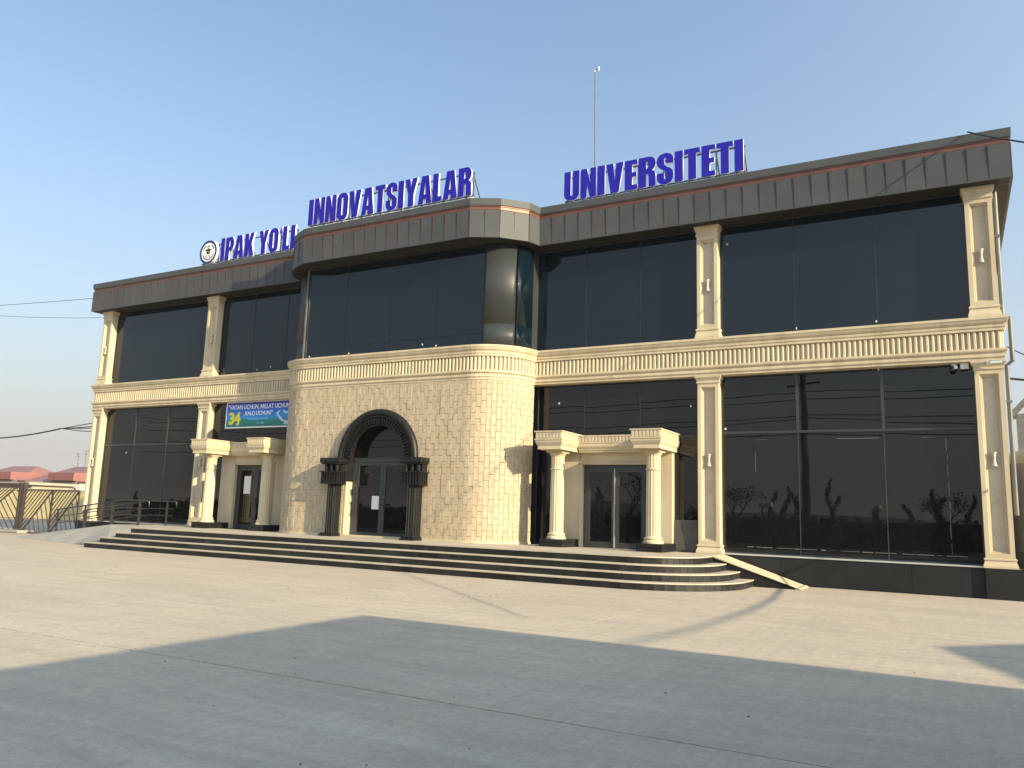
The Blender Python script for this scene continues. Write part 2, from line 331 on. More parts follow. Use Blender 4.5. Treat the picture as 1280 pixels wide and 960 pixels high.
# entablature
PROF = [(-.35,5.503),(.0,5.503),(.015,5.51),(.02,5.57),(.045,5.585),(.05,5.60),(.05,5.66),(.035,5.672),(.05,5.69),(.085,5.715),(.095,5.74),(.095,5.785),(-.018,5.79),(-.018,6.21),
        (.055,6.215),(.06,6.225),(.06,6.275),(.08,6.30),(.085,6.345),(.07,6.36),(.085,6.375),(.12,6.41),(.14,6.455),(.145,6.475),(.16,6.485),(.16,6.545),(-.35,6.56)]
bowpath = [(BX-BC-BR,.35)]+arc(BX-BC,-.05,BR,180,270,16)+arc(BX+BC,-.05,BR,270,360,16)+[(BX+BC+BR,.35)]
BL, BRt = BX-BC-BR, BX+BC+BR
def entab(path, n_off=0):
    o = MB().strip(path, [(-.36,5.52),(-.026,5.52),(-.026,6.53),(-.36,6.53)]).build('entablature', MORTAR, B)
    cum = [0]
    for a,b in zip(path,path[1:]): cum.append(cum[-1]+math.hypot(b[0]-a[0],b[1]-a[1]))
    def at(d):
        for (a,b),c0,c1 in zip(zip(path,path[1:]),cum,cum[1:]):
            if d <= c1+1e-9: t = (d-c0)/(c1-c0); return (a[0]+(b[0]-a[0])*t, a[1]+(b[1]-a[1])*t)
        return path[-1]
    nb = max(2,int(round(cum[-1]/1.28))); cuts = [0]+[cum[-1]*i/nb+random.uniform(-.12,.12) for i in range(1,nb)]+[cum[-1]]
    for d0,d1 in zip(cuts,cuts[1:]):
        d0 += .0018; d1 -= .0018
        seg = [at(d0)]+[q for q,c_ in zip(path,cum) if d0+.01 < c_ < d1-.01]+[at(d1)]
        MB().strip(seg, PROF).build('stone_block', STONE_B, o)
    fl = MB(); pitch = .1262
    pts = [Vector((*p,0)) for p in path]; acc = .05
    for a,b in zip(pts,pts[1:]):
        l = (b-a).length; t = (b-a)/l; nrm = Vector((t.y,-t.x,0))
        s_ = acc
        while s_ < l-.0:
            p = a+t*s_; hw = .037
            if True:
                q = [p-t*hw-nrm*.022, p-t*hw+nrm*.012, p-t*.02+nrm*.036, p+t*.02+nrm*.036, p+t*hw+nrm*.012, p+t*hw-nrm*.022]
                fl.prism([(v.x,v.y) for v in q], 5.795, 6.205)
            s_ += pitch
        acc = s_-l
    tag(fl.build('fluting', STONE, o), kind='stuff'); return o
entab([(BRt+.002,0),(XE+.02,0),(XE+.02,1.2)]); entab([(-XE-.02,1.2),(-XE-.02,0),(BL-.002,0)]); entab(bowpath)

# bow wall: backing + stone tiles in vertical running bond
AX, ASZ = -0.04, 3.12                     # arch centre and springing height
OPW, OPR = 1.22, 1.22                     # opening half width, radius
back = MB()
bk = 0.012
arcL = arc(BX-BC,-.05,BR-bk,180,270,16); arcR = arc(BX+BC,-.05,BR-bk,270,360,16)
for A_ in (arcL, arcR):
    back._add([(x,y,ZB) for x,y in A_]+[(x,y,5.52) for x,y in A_], [(i,i+1,len(A_)+i+1,len(A_)+i) for i in range(len(A_)-1)])
yb = BF+bk
back._add([(BX-BC,yb,ZB),(AX-OPW,yb,ZB),(AX-OPW,yb,5.52),(BX-BC,yb,5.52)],[(0,1,2,3)])
back._add([(AX+OPW,yb,ZB),(BX+BC,yb,ZB),(BX+BC,yb,5.52),(AX+OPW,yb,5.52)],[(0,1,2,3)])
ap = [(AX+OPR*math.cos(R(t)), ASZ+OPR*math.sin(R(t))) for t in range(180,-1,-6)]
for (xa,za),(xb,zb_) in zip(ap,ap[1:]):
    back._add([(xa,yb,za),(xb,yb,zb_),(xb,yb,5.52),(xa,yb,5.52)],[(0,1,2,3)])
bow = back.build('bow_wall', MORTAR, B)
TW, TH = .156, .362
tile_me = []
for k in range(6):
    b = MB(); h = TW/2-.0034; v = TH/2-.005; d = .013+.0022*k; e = .004
    b._add([(-h,0.004,-v),(h,0.004,-v),(h,0.004,v),(-h,0.004,v),(-h,-d+e,-v),(h,-d+e,-v),(h,-d+e,v),(-h,-d+e,v),(-h+e,-d,-v+e),(h-e,-d,-v+e),(h-e,-d,v-e),(-h+e,-d,v-e)],
           [(0,1,5,4),(1,2,6,5),(2,3,7,6),(3,0,4,7),(4,5,9,8),(5,6,10,9),(6,7,11,10),(7,4,8,11),(8,9,10,11)])
    tile_me.append(b.mesh('tile', TILE))
la = R(90)*BR; flat = 2*BC; total = 2*la+flat; ncol = int(round(total/TW)); pw = total/ncol
tiles = []
for cidx in range(ncol):
    s_ = (cidx+.5)*pw
    if s_ < la: a = math.pi+s_/BR; px,py = BX-BC+(BR-bk)*math.cos(a), -.05+(BR-bk)*math.sin(a); rz = a+math.pi/2
    elif s_ < la+flat: px,py,rz = BX-BC+(s_-la), BF+bk, 0
    else: a = 1.5*math.pi+(s_-la-flat)/BR; px,py = BX+BC+(BR-bk)*math.cos(a), -.05+(BR-bk)*math.sin(a); rz = a+math.pi/2
    z = ZB+.006+(0 if cidx%2 else -TH/2)
    while z < 5.5:
        z0, z1 = max(z, ZB+.004), min(z+TH, 5.505)
        zc = (z0+z1)/2
        if z1-z0 > .05:
            inside = False
            if rz == 0:
                ax = abs(px-AX)
                inside = (zc < ASZ and ax < OPW+TW*.45) or (zc >= ASZ and math.hypot(ax, zc-ASZ) < OPR+.16)
            if not inside: tiles.append((px,py,zc,rz,z1-z0))
        z += TH
camp = Vector((15.82,-21.7,1.6))
def vis(t):
    n = Vector((math.sin(t[3]),-math.cos(t[3]),0)); d = camp-Vector(t[:3]); return n.dot(d.normalized())/d.length**2 * (1 if t[4]>.3 else .6)
tiles.sort(key=vis, reverse=True)
far = MB()
for i,(px,py,zc,rz,h) in enumerate(tiles):
    me = random.choice(tile_me)
    if i < 300:
        o = inst('tile', me, bow, (px,py,zc), rz); o.scale = (1,1,h/TH)
    else:
        mtx = Matrix.Translation((px,py,zc)) @ Matrix.Rotation(rz,4,'Z') @ Matrix.Diagonal((1,1,h/TH,1))
        far._add([mtx @ v.co for v in me.vertices], [tuple(p.vertices) for p in me.polygons], 0, random.random())
tag(far.build('tile_field', TILE, bow), kind='stuff')
# stone skirting at the foot of the bow
MB().strip(bowpath[1:18], [(.0,ZB+.002),(.03,ZB+.002),(.03,ZB+.07),(.0,ZB+.07)]).build('skirting', STONE, bow)
MB().strip(bowpath[17:-1], [(.0,ZB+.002),(.03,ZB+.002),(.03,ZB+.07),(.0,ZB+.07)]).build('skirting', STONE, bow)
# jamb reveals
DY = -1.24
for sx in (-1,1):
    xa = AX+sx*OPW; MB().box(min(xa,xa+sx*.06),max(xa,xa+sx*.06),BF+.005,DY-.004,ZB+.003,2.42).build('door_jamb', STONE, bow)
rev = MB()
for (xa,za),(xb,zb_) in zip(ap,ap[1:]): rev._add([(xa,BF,za),(xb,BF,zb_),(xb,DY,zb_),(xa,DY,za)],[(0,1,2,3)])
rev._add([(AX-OPR,BF,2.42),(AX-OPR,BF,ASZ),(AX-OPR,DY,ASZ),(AX-OPR,DY,2.42)],[(0,1,2,3)]); rev._add([(AX+OPR,BF,2.42),(AX+OPR,BF,ASZ),(AX+OPR,DY,ASZ),(AX+OPR,DY,2.42)],[(0,1,2,3)])
rev.build('arch_soffit', DARKSTONE, bow)

# ------------------------------------------------------------------ arch surround
arch = empty('arch_portal', (AX,BF,ZB), parent=B); arch['label'] = 'black stone arch with fluted half columns'
def AP(mb, name, **k): # geometry given in world coords -> child of arch at offset
    o = mb.build(name, DARKSTONE, arch, **k); o.location = (-AX,-BF,-ZB); return o
def archsweep(mb, prof, n=40, a0=0, a1=180):   # profile of (radius, y)
    rows = []
    for i in range(n+1):
        t = R(a0+(a1-a0)*i/n); rows.append([(AX+r*math.cos(t), y, ASZ+.04+r*math.sin(t)) for r,y in prof])
    m = len(prof); vs = [p for r_ in rows for p in r_]
    mb._add(vs, [(i*m+k,i*m+(k+1)%m,(i+1)*m+(k+1)%m,(i+1)*m+k) for i in range(n) for k in range(m)]+[tuple(range(m)),tuple(n*m+k for k in range(m-1,-1,-1))])
mb = MB(); archsweep(mb, [(1.56,BF+.02),(1.56,-1.62),(1.545,-1.67),(1.50,-1.71),(1.44,-1.725),(1.385,-1.71),(1.36,-1.68),(1.355,-1.66),(1.335,-1.66),(1.33,-1.69),(1.30,-1.69),(1.295,-1.65),(1.295,BF+.02)]); AP(mb,'archivolt',smooth=True)
mb = MB(); archsweep(mb, [(1.29,BF+.02),(1.29,-1.61),(1.06,-1.58),(1.06,BF+.02)]); AP(mb,'archivolt_backing')
mb = MB(); archsweep(mb, [(1.085,BF+.02),(1.085,-1.63),(1.05,-1.645),(1.03,-1.63),(1.03,BF+.02)]); AP(mb,'archivolt_bead',smooth=True)
for i in range(36):
    t = R(2.5+175*i/35); ct, st = math.cos(t), math.sin(t); b = MB()
    hw = .026; pts = []
    for r_, hh in ((1.10,hw*.85),(1.275,hw)):
        for sg in (-1,1): pts.append((AX+r_*ct-sg*hh*st, ASZ+.04+r_*st+sg*hh*ct))
    poly = [pts[0],pts[2],pts[3],pts[1]]
    b.vprism(poly, -1.665, -1.57); AP(b,'voussoir')
for sx in (-1,1):
    cx = AX+sx*1.58
    W_ = .40
    AP(MB().box(cx-W_,cx+W_,-2.0,BF-.0,3.0,3.155).box(cx-W_+.04,cx+W_-.04,-1.96,BF-.0,2.955,3.0),'capital_slab',bevel=.012)
    AP(MB().box(cx-.32,cx+.32,-1.80,BF-.0,2.74,2.953),'capital_neck')
    for k in range(3): AP(MB().lathe([(.055,2.745),(.06,2.80),(.06,2.9),(.055,2.95)],cx-.22+.22*k,-1.86,10),'capital_stub',smooth=True)
    AP(MB().box(cx-W_,cx+W_,-2.0,BF-.0,2.695,2.738).box(cx-W_+.02,cx+W_-.02,-1.98,BF-.0,2.335,2.38),'capital_rim',bevel=.008)
    AP(MB().box(cx-.33,cx+.33,-1.90,BF-.0,2.382,2.693),'capital_basket')
    for k in range(7): AP(MB().box(cx-.345+.104*k,cx-.345+.104*k+.062,-1.955,-1.902,2.384,2.691),'capital_rib')
    for k in range(4): AP(MB().box(cx+.332,cx+.372,-1.93+.1*k,-1.87+.1*k,2.384,2.691),'capital_rib')
    for k in range(4): AP(MB().box(cx-.372,cx-.332,-1.93+.1*k,-1.87+.1*k,2.384,2.691),'capital_rib')
    col = MB(); vs = []; prof = [(.185,.80),(.185,2.33)]; seg = 49
    for r_,z in prof:
        for i in range(seg):
            a_ = math.pi+math.pi*i/(seg-1); q_ = r_-(0,0,.016,.034,.034,.016,0)[i%7]
            vs.append((cx+q_*math.cos(a_), -1.72+q_*math.sin(a_), z))
    col._add(vs, [(i,i+1,seg+i+1,seg+i) for i in range(seg-1)])
    AP(col,'half_column',smooth=False)
    AP(MB().box(cx-.185,cx+.185,-1.72,BF-.0,.80,2.33),'column_backing')
    AP(MB().box(cx-.27,cx+.27,-2.0,BF-.0,ZB+.003,.75).box(cx-.24,cx+.24,-1.965,BF-.0,.75,.80),'column_base',bevel=.01)

# ------------------------------------------------------------------ glazed doors
def leaf(parent, x0,x1,z0,z1,y,hinge,fm=FRAME,sw=.105):
    f = MB(); f.box(x0,x0+sw,y,y+.06,z0,z1); f.box(x1-sw,x1,y,y+.06,z0,z1); f.box(x0+sw,x1-sw,y,y+.06,z0,z0+sw*1.3); f.box(x0+sw,x1-sw,y,y+.06,z1-sw,z1)
    d = f.build('door', fm, parent, bevel=.004)
    MB().box(x0+sw,x1-sw,y+.025,y+.04,z0+sw*1.3,z1-sw).build('pane', GLASS, d)
    hx = x1-.05 if hinge < 0 else x0+.05
    MB().box(hx-.012,hx+.012,y-.045,y-.02,1.55,1.85).box(hx-.01,hx+.01,y-.03,y,1.57,1.60).box(hx-.01,hx+.01,y-.03,y,1.80,1.83).build('handle', GALV, d)
    return d
# arch door
fr = MB(); x0,x1 = AX-1.18, AX+1.18
fr.box(x0-.04,x0,DY,DY+.08,ZB+.003,3.14); fr.box(x1,x1+.04,DY,DY+.08,ZB+.003,3.14); fr.box(x0-.04,x1+.04,DY,DY+.08,3.06,3.2); fr.box(x0,x0+.10,DY,DY+.08,ZB+.003,3.06); fr.box(x1-.10,x1,DY,DY+.08,ZB+.003,3.06)
fr.build('door_frame', FRAME, B)
fan = [(AX+1.21*math.cos(R(t)), 3.2+1.16*math.sin(R(t))) for t in range(0,181,6)]
MB().vprism(fan, DY+.03, DY+.05).build('fanlight_pane', GLASS, B)
leaf(B, x0+.105, AX-.004, ZB+.012, 3.055, DY+.01, -1); leaf(B, AX+.004, x1-.105, ZB+.012, 3.055, DY+.01, 1)
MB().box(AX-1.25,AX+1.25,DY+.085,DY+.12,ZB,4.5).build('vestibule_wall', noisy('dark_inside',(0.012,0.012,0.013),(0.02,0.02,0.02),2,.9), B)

# ------------------------------------------------------------------ glazing
def bay(x0,x1,z0,z1,mulls,y=.3,trans=None,low_mulls=None,glass=GLASS,bright=False,lowglass=None):
    W_ = MB(); t = .03
    W_.box(x0,x0+t,y-.03,y+.05,z0,z1); W_.box(x1-t,x1,y-.03,y+.05,z0,z1); W_.box(x0+t,x1-t,y-.03,y+.05,z0,z0+t); W_.box(x0+t,x1-t,y-.03,y+.05,z1-t,z1)
    win = W_.build('window', FRAME, B)
    zs = [z0+t]+([trans] if trans else [])+[z1-t]
    if trans: MB().box(x0+t,x1-t,y-.028,y+.04,trans-.03,trans+.03).build('transom', FRAME_L, win)
    for k in range(len(zs)-1):
        a = zs[k]+(.03 if k else 0); b = zs[k+1]-(.03 if k+1 < len(zs)-1 else 0)
        xs = [x0+t]+[m for m in mulls]+[x1-t]
        mw = .035 if (trans and k == 1) else .011
        for m in mulls: MB().box(m-mw,m+mw,y-(.026 if mw > .02 else .006),y+.04,a,b).build('mullion', FRAME_L if (trans and k==1) else (FRAME if trans else BLACK), win)
        for xa,xb in zip(xs,xs[1:]):
            l = xa+(mw if xa != xs[0] else 0); r_ = xb-(mw if xb != xs[-1] else 0)
            p = MB().box(-(r_-l)/2,(r_-l)/2,0,.02,-(b-a)/2,(b-a)/2).build('pane', glass if k or not trans else (lowglass or glass), win, loc=((l+r_)/2,y+.004,(a+b)/2))
            p.rotation_euler = (R(random.uniform(-.10,.10)),0,R(random.uniform(-.10,.10)))
    return win
PE = XE-PW-.002; P3 = 9.725+PW+.002
wR = bay(P3,PE,ZB+.04,5.505,[12.31,14.36],trans=3.94)
wL = bay(-PE,-P3,ZB+.04,5.505,[-12.41,-14.43],trans=3.93)
uR = bay(P3,PE,6.57,9.84,[12.31,14.33],glass=GLASS_U); uL = bay(-PE,-P3,6.57,9.84,[],glass=GLASS_U)
uRi = bay(BRt-.32,9.723,6.57,9.84,[6.2,7.95],glass=GLASS_U); uLi = bay(-9.723,BL+.32,6.57,9.84,[-6.2,-7.95],glass=GLASS_U)
iR = bay(BRt-.02,9.723,3.86,5.505,[6.2,7.95],glass=GLASS); iL = bay(-9.723,BL+.02,3.86,5.505,[-7.95],glass=GLASS)
# panes beside porticos
for a,b in ((9.02,9.723),(-9.723,-8.78),(BRt-.02,5.48),(-5.22,BL+.02)):
    bay(a,b,ZB+.01,3.855,[],glass=GLASS)
# bow upper glazing
ub = MB(); t = .03
ux = [BX-3.7,-2.02,-.14,1.70,3.42]
zb0, zb1 = 6.56, 9.84
winb = MB().box(ux[0],ux[-1],-1.2,-1.12,zb0,zb0+.03).box(ux[0],ux[-1],-1.2,-1.12,zb1-.03,zb1).build('window', FRAME, B)
for k,(a,b) in enumerate(zip(ux,ux[1:])):
    zsplit = 7.0 if k else None
    segs = [(zb0+.03,zb1-.03)] if not zsplit else [(zb0+.03,zsplit-.004),(zsplit+.004,zb1-.03)]
    for j,(z0,z1) in enumerate(segs):
        p = MB().box(-(b-a)/2+.010,(b-a)/2-.010,0,.02,-(z1-z0)/2,(z1-z0)/2).build('pane', GLASS_U, winb, loc=((a+b)/2,-1.19,(z0+z1)/2))
        p.rotation_euler = (R(random.uniform(-.1,.1)-(.35 if zsplit and j == 0 else 0)),0,R(random.uniform(-.1,.1)))
    if k: MB().box(a-.010,a+.010,-1.185,-1.13,zb0+.03,zb1-.03).build('mullion', BLACK, winb)
MB().box(ux[0]-.05,ux[0]+.0,-1.24,-1.1,zb0,zb1).build('mullion', GALV, winb)
MB().box(ux[0]-.3,ux[-1],-1.1,-1.05,zb0,zb1).build('glazing_backing', BLACK, B)
# curved metal corner panels
RC = 1.12
for sx,(a0,a1,a2) in ((1,(270,323,360)),(-1,(270,217,180))):
    cx = BX+sx*3.52-(.0) if sx > 0 else BX-3.60
    def panel(u,v,mtl,ins=0):
        A_ = arc(cx,-.08,RC-ins,u,v,14)
        m_ = MB(); nn = len(A_)
        for za,zb_ in ((6.56,7.28),(7.284,9.83)):
            m_._add([(x,y,za) for x,y in A_]+[(x,y,zb_) for x,y in A_],[(i,i+1,nn+i+1,nn+i) for i in range(nn-1)])
        o = m_.build('corner_panel', mtl, B, smooth=True)
        sd_ = o.modifiers.new('solid','SOLIDIFY'); sd_.thickness = .02; sd_.offset = -1
    g_ = 1.3*sx
    panel(a0,a1-g_,CORNER); panel(a1+g_,a2,GLASS_U)
    xq = cx+sx*RC
    MB().box(min(xq,xq-sx*.03),max(xq,xq-sx*.03),-.076,.295,6.56,9.83).build('corner_panel', CORNER, B)
    A_ = arc(cx,-.08,RC-.06,a0,a2,14); nn = len(A_)
    MB()._add or None
    m_ = MB(); m_._add([(x,y,6.56) for x,y in A_]+[(x,y,9.83) for x,y in A_],[(i,i+1,nn+i+1,nn+i) for i in range(nn-1)]); m_.build('corner_backing', BLACK, B)
# bow ledge top
MB().prism(arc(BX-BC,-.05,BR-.1,180,270,12)+arc(BX+BC,-.05,BR-.1,270,360,12), 6.49, 6.555).build('ledge', STONE, B)

# ------------------------------------------------------------------ fascia
ZF0, ZC0, ZC1, ZF1 = 9.85, 10.715, 10.855, 11.08
def fascia(path, npan, ends=True):
    root = MB().strip(path, [(-.06,ZF0+.02),(-.03,ZF0+.02),(-.03,ZF1-.02),(-.06,ZF1-.02)]).build('roof_fascia', SOFFIT, B)
    MB().strip(path, [(-.10,ZC1),(.015,ZC1),(.035,ZC1+.012),(.045,ZF1-.01),(.045,ZF1),(-.30,ZF1+.02),(-.30,ZF1-.01),(-.10,ZF1-.03)]).build('coping', COPING, root)
    MB().strip(path, [(-.03,ZC0),(-.005,ZC0),(.0,ZC0+.015),(-.012,ZC0+.03),(-.012,ZC1-.04),(.008,ZC1-.028),(.01,ZC1-.003),(-.03,ZC1-.003)]).build('copper_trim', COPPER, root)
    MB().strip(path, [(-.045,ZF0-.012),(.028,ZF0-.012),(.028,ZF0+.012),(-.045,ZF0+.012)]).build('drip_edge', COPING, root)
    for (a,b),n in zip(zip(path,path[1:]),npan):
        a = Vector((*a,0)); b = Vector((*b,0)); L_ = (b-a).length; t = (b-a)/L_; rz = math.atan2(t.y,t.x); w_ = L_/n
        hw = w_/2-.007; hz = (ZC0-.003-ZF0-.014)/2
        me = MB(); me._add([(-hw,-.022,-hz),(hw,-.022,-hz),(hw,-.004,hz),(-hw,-.004,hz),(-hw,.02,-hz),(hw,.02,-hz),(hw,.02,hz),(-hw,.02,hz)],[(0,1,2,3),(7,6,5,4),(0,4,5,1),(1,5,6,2),(2,6,7,3),(3,7,4,0)])
        me = me.mesh('cladding_panel', FASCIA); sm = MB().box(-.006,.006,-.0275,.0,-hz,hz).mesh('seam_strip', SEAM)
        for i in range(n):
            p = a+t*(w_*(i+.5)); zc = (ZC0-.003+ZF0+.014)/2
            inst('cladding_panel', me, root, (p.x,p.y,zc), rz+R(random.uniform(-.12,.12)))
            p = a+t*(w_*i)
            inst('seam_strip', sm, root, (p.x,p.y,zc), rz)
    return root
FY = -.345; FX = XE+.42
bf = [(BX-4.95,FY),(BX-4.83,-.85),(BX-4.2,-1.52),(BX-3.36,-1.93),(BX+3.36,-1.93),(BX+4.2,-1.52),(BX+4.83,-.85),(BX+4.95,FY)]
fascia([(bf[-1][0]+.0,FY),(FX,FY),(FX,14.3)], [28,33]); fascia([(-FX,14.3),(-FX,FY),(bf[0][0],FY)], [33,28])
fascia(bf, [1,2,2,15,2,2,1])
for i in range(6):
    y0 = FY+.03+i*.125
    MB().box(-FX+.05,FX-.05,y0+.003,y0+.122,9.835,9.86).build('soffit_board', SOFFIT, B)
def offs(p): return p
sof2 = MB().prism([(x*.995,y+.03) for x,y in bf], 9.828, 9.832); sof2.build('soffit', SOFFIT, B)
MB().prism([(x,y+.05) for x,y in bf], 10.95, 11.0).build('roof', COPING, B)
for i in range(24):
    for a,b in ((XE+.02,FX-.03),(-FX+.03,-XE-.02)): MB().box(a,b,.45+i*.5,.45+i*.5+.485,9.835,9.86).build('soffit_board', SOFFIT, B)

# ------------------------------------------------------------------ porticos
def portico(xc):
    P = empty('portico', (xc,0,ZB), parent=B)
    def ad(mb, name, mt=STONE, **k):
        o = mb.build(name, mt, P, **k); o.location = (-xc,0,-ZB); return o
    for sx in (-1,1):
        c = xc+sx*1.435
        ad(MB().box(c-.36,c+.36,-1.11,.2,ZB+.003,.80).box(c-.35,c+.35,-1.10,.2,.80,.815).box(c-.36,c+.36,-1.11,.2,.815,.905), 'column_plinth', GRANITE, bevel=.006)
        cy = -.74
        ad(MB().lathe([(.275,.908),(.275,.95),(.262,.975),(.235,.99),(.235,1.005),(.25,1.02),(.25,1.05),(.215,1.075),(.205,1.09)],c,cy,32), 'column_base', smooth=True)
        sh = MB(); seg = 64; prof = [(.205,1.09),(.2,1.12),(.196,2.0),(.188,2.86)]
        vs = []
        for r_,z in prof:
            for i in range(seg):
                a = 2*math.pi*i/seg; dip = (0,.4,1,.4)[i%4]*.016
                vs.append((c+(r_-dip)*math.cos(a), cy+(r_-dip)*math.sin(a), z))
        sh._add(vs, [(k*seg+i,k*seg+(i+1)%seg,(k+1)*seg+(i+1)%seg,(k+1)*seg+i) for k in range(3) for i in range(seg)])
        ad(sh, 'column_shaft', smooth=False)
        vs = []; nk = MB(); prof = [(.188,2.90),(.19,2.92),(.192,3.22),(.2,3.25),(.235,3.31),(.245,3.335)]
        nk.lathe([(.19,2.855),(.212,2.862),(.215,2.88),(.212,2.898),(.19,2.903)],c,cy,32)
        for j,(r_,z) in enumerate(prof):
            for i in range(seg):
                a = 2*math.pi*i/seg; dip = (0,.4,1,.4)[i%4]*.014*(1 if 0 < j < 4 else 0)
                vs.append((c+(r_-dip)*math.cos(a), cy+(r_-dip)*math.sin(a), z))
        nk._add(vs, [(k*seg+i,k*seg+(i+1)%seg,(k+1)*seg+(i+1)%seg,(k+1)*seg+i) for k in range(5) for i in range(seg)])
        nk.box(c-.25,c+.25,cy-.25,cy+.25,3.337,3.40)
        ad(nk, 'column_capital')
        # entablature block
        path = [(c-.36,.27),(c-.36,-1.33),(c+.36,-1.33),(c+.36,.27)]
        eb = MB().strip(path, [(-.3,3.402),(-.015,3.402),(.0,3.41),(.0,3.51),(.012,3.52),(.03,3.55),(.055,3.60),(.06,3.615),(.06,3.66),(.078,3.668),(.078,3.70),(.055,3.705),(.055,3.885),(.085,3.89),(.085,3.925),(-.3,3.93)])
        eb.box(c-.34,c+.34,-1.31,.26,3.404,3.91)
        o = ad(eb, 'entablature_block')
        rb = MB()
        for k in range(8): rb.box(c-.36+.104*k-.03+.0,c-.36+.104*k+.03,-1.40,-1.384,3.708,3.883)
        for k in range(13):
            y_ = -1.30+.104*k
            rb.box(c+.414,c+.43,y_,y_+.06,3.708,3.883); rb.box(c-.43,c-.414,y_,y_+.06,3.708,3.883)
        tag(ad(rb, 'fluting'), kind='stuff')
        # wall pier beside the door
        xi, xo = xc+sx*.98, xc+sx*1.72
        ad(MB().box(min(xi+sx*.09,xo),max(xi+sx*.09,xo),.0,.29,ZB+.003,3.40), 'door_pier', bevel=.004)
    # door surround moulding
    path = [(xc-.98,ZB+.003),(xc-.98,3.06),(xc+.98,3.06),(xc+.98,ZB+.003)]
    for o_,d0,d1,nm in ((0.0,-.02,.28,'a'),(.045,-.045,.0,'b')):
        wv = .12 if nm == 'a' else .05
        m_ = MB()
        m_.box(xc-.98-o_-wv+.03,xc-.98-o_,d0,d1-.004,ZB+.003,3.06+o_); m_.box(xc+.98+o_,xc+.98+o_+wv-.03,d0,d1-.004,ZB+.003,3.06+o_)
        m_.box(xc-.98-o_-wv+.03,xc+.98+o_+wv-.03,d0,d1-.004,3.06+o_+.001,3.06+o_+wv-.03)
        ad(m_, 'door_surround', bevel=.006)
    # lintel and recessed entablature
    ad(MB().box(xc-1.05,xc+1.05,.004,.28,3.155,3.42), 'lintel')
    ad(MB().strip([(xc-1.03,-.18),(xc+1.03,-.18)], [(-.45,3.402),(-.0,3.402),(.0,3.44),(.02,3.455),(.035,3.50),(.07,3.56),(.075,3.60),(.075,3.66),(.09,3.668),(.09,3.70),(.06,3.705),(.06,3.85),(.09,3.855),(.09,3.89),(-.45,3.90)]), 'cornice')
    rb = MB()
    for k in range(19): rb.box(xc-.98+.105*k-.03,xc-.98+.105*k+.03,-.262,-.236,3.707,3.848)
    tag(ad(rb, 'fluting'), kind='stuff')
    # double door
    f = MB(); y = .12
    f.box(xc-.978,xc-.90,y,y+.08,ZB+.003,3.055); f.box(xc+.90,xc+.978,y,y+.08,ZB+.003,3.055); f.box(xc-.90,xc+.90,y,y+.08,2.975,3.055)
    f.build('door_frame', FRAME_L, B)
    return P
pR = portico(7.28); pL = portico(-7.02)
leaf(B, 7.28-.897, 7.278, ZB+.012, 2.972, .13, -1, FRAME_L, .115)
leaf(B, 7.282, 7.28+.897, ZB+.012, 2.972, .13, 1, FRAME_L, .115)
leaf(B, -7.02-.897, -7.022, ZB+.012, 2.972, .13, -1, FRAME, .115)
leaf(B, -7.018, -7.02+.897, ZB+.012, 2.972, .13, 1, FRAME, .115)
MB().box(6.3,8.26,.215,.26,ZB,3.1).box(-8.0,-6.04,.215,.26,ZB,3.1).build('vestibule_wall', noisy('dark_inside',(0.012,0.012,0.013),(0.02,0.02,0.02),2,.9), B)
MB().box(7.262,7.277,.075,.125,ZB+.02,2.96).build('door_edge_strip', SILL, B)
MB().box(7.33,7.37,.06,.09,1.05,2.55).box(7.34,7.36,.09,.13,1.2,1.24).box(7.34,7.36,.09,.13,2.36,2.4).build('door_pull', FRAME, B)

# downpipe at the right corner
dp = MB().tube([(XE+.075,.18,9.78),(XE+.075,.18,6.6),(XE+.21,.10,6.55),(XE+.21,.10,5.5),(XE+.09,.18,5.40),(XE+.09,.18,1.9)],.05,12)
dp.build('downpipe', GALV, B, smooth=True)
MB().box(XE+.02,XE+.14,.12,.14,8.55,8.62).box(XE+.02,XE+.15,.12,.14,4.5,4.56).build('pipe_bracket', STEEL, B)
# stickers and tape residue on the glass
STK = mat('sticker_white', (0.62,0.63,0.63), 0.5); TAPE = mat('tape_grey', (0.20,0.20,0.19), 0.7)
def sticker(win, x, z, y, s=.022): MB().box(x-s,x+s,y-.004,y,z-s*1.2,z+s*1.2).build('sticker', STK, win)
for x,z in ((10.52,9.32),(12.33,6.72),(14.3,6.74)): sticker(uR,x,z,.302)
for x,z in ((10.42,4.05),(14.3,5.48)): sticker(wR,x,z,.27)
for x,z in ((9.45,4.72),(5.35,4.95)): sticker(iR,x,z,.302)
for x,z in ((-7.6,6.75),(-6.9,6.82)): sticker(uLi,x,z,.302)
for x,z in ((-3.55,6.72),(-1.8,6.72),(1.72,6.72),(1.2,6.8)): sticker(winb,x,z,-1.192)
sticker(wL,-14.9,3.6,.302)
tp = MB()
x = 10.95
while x < 15.75:
    l = random.uniform(.1,.5); tp.box(x,x+l,.297,.302,.905+random.uniform(-.006,.004),.911+random.uniform(0,.007)); x += l+random.uniform(.01,.12)
z = .95
while z < 3.7:
    l = random.uniform(.08,.4); xx = 15.72+random.uniform(-.012,.012); tp.box(xx,xx+random.uniform(.006,.018),.297,.302,z,min(z+l,3.75)); z += l+random.uniform(.01,.15)
tp.box(15.2,15.5,.297,.302,3.735,3.742); tp.box(13.25,14.25,.297,.302,3.737,3.745); tp.box(11.2,11.205,.297,.302,2.9,3.4); tp.box(11.2,11.5,.297,.302,3.74,3.745)
tag(tp.build('tape_residue', TAPE, wR), kind='stuff')

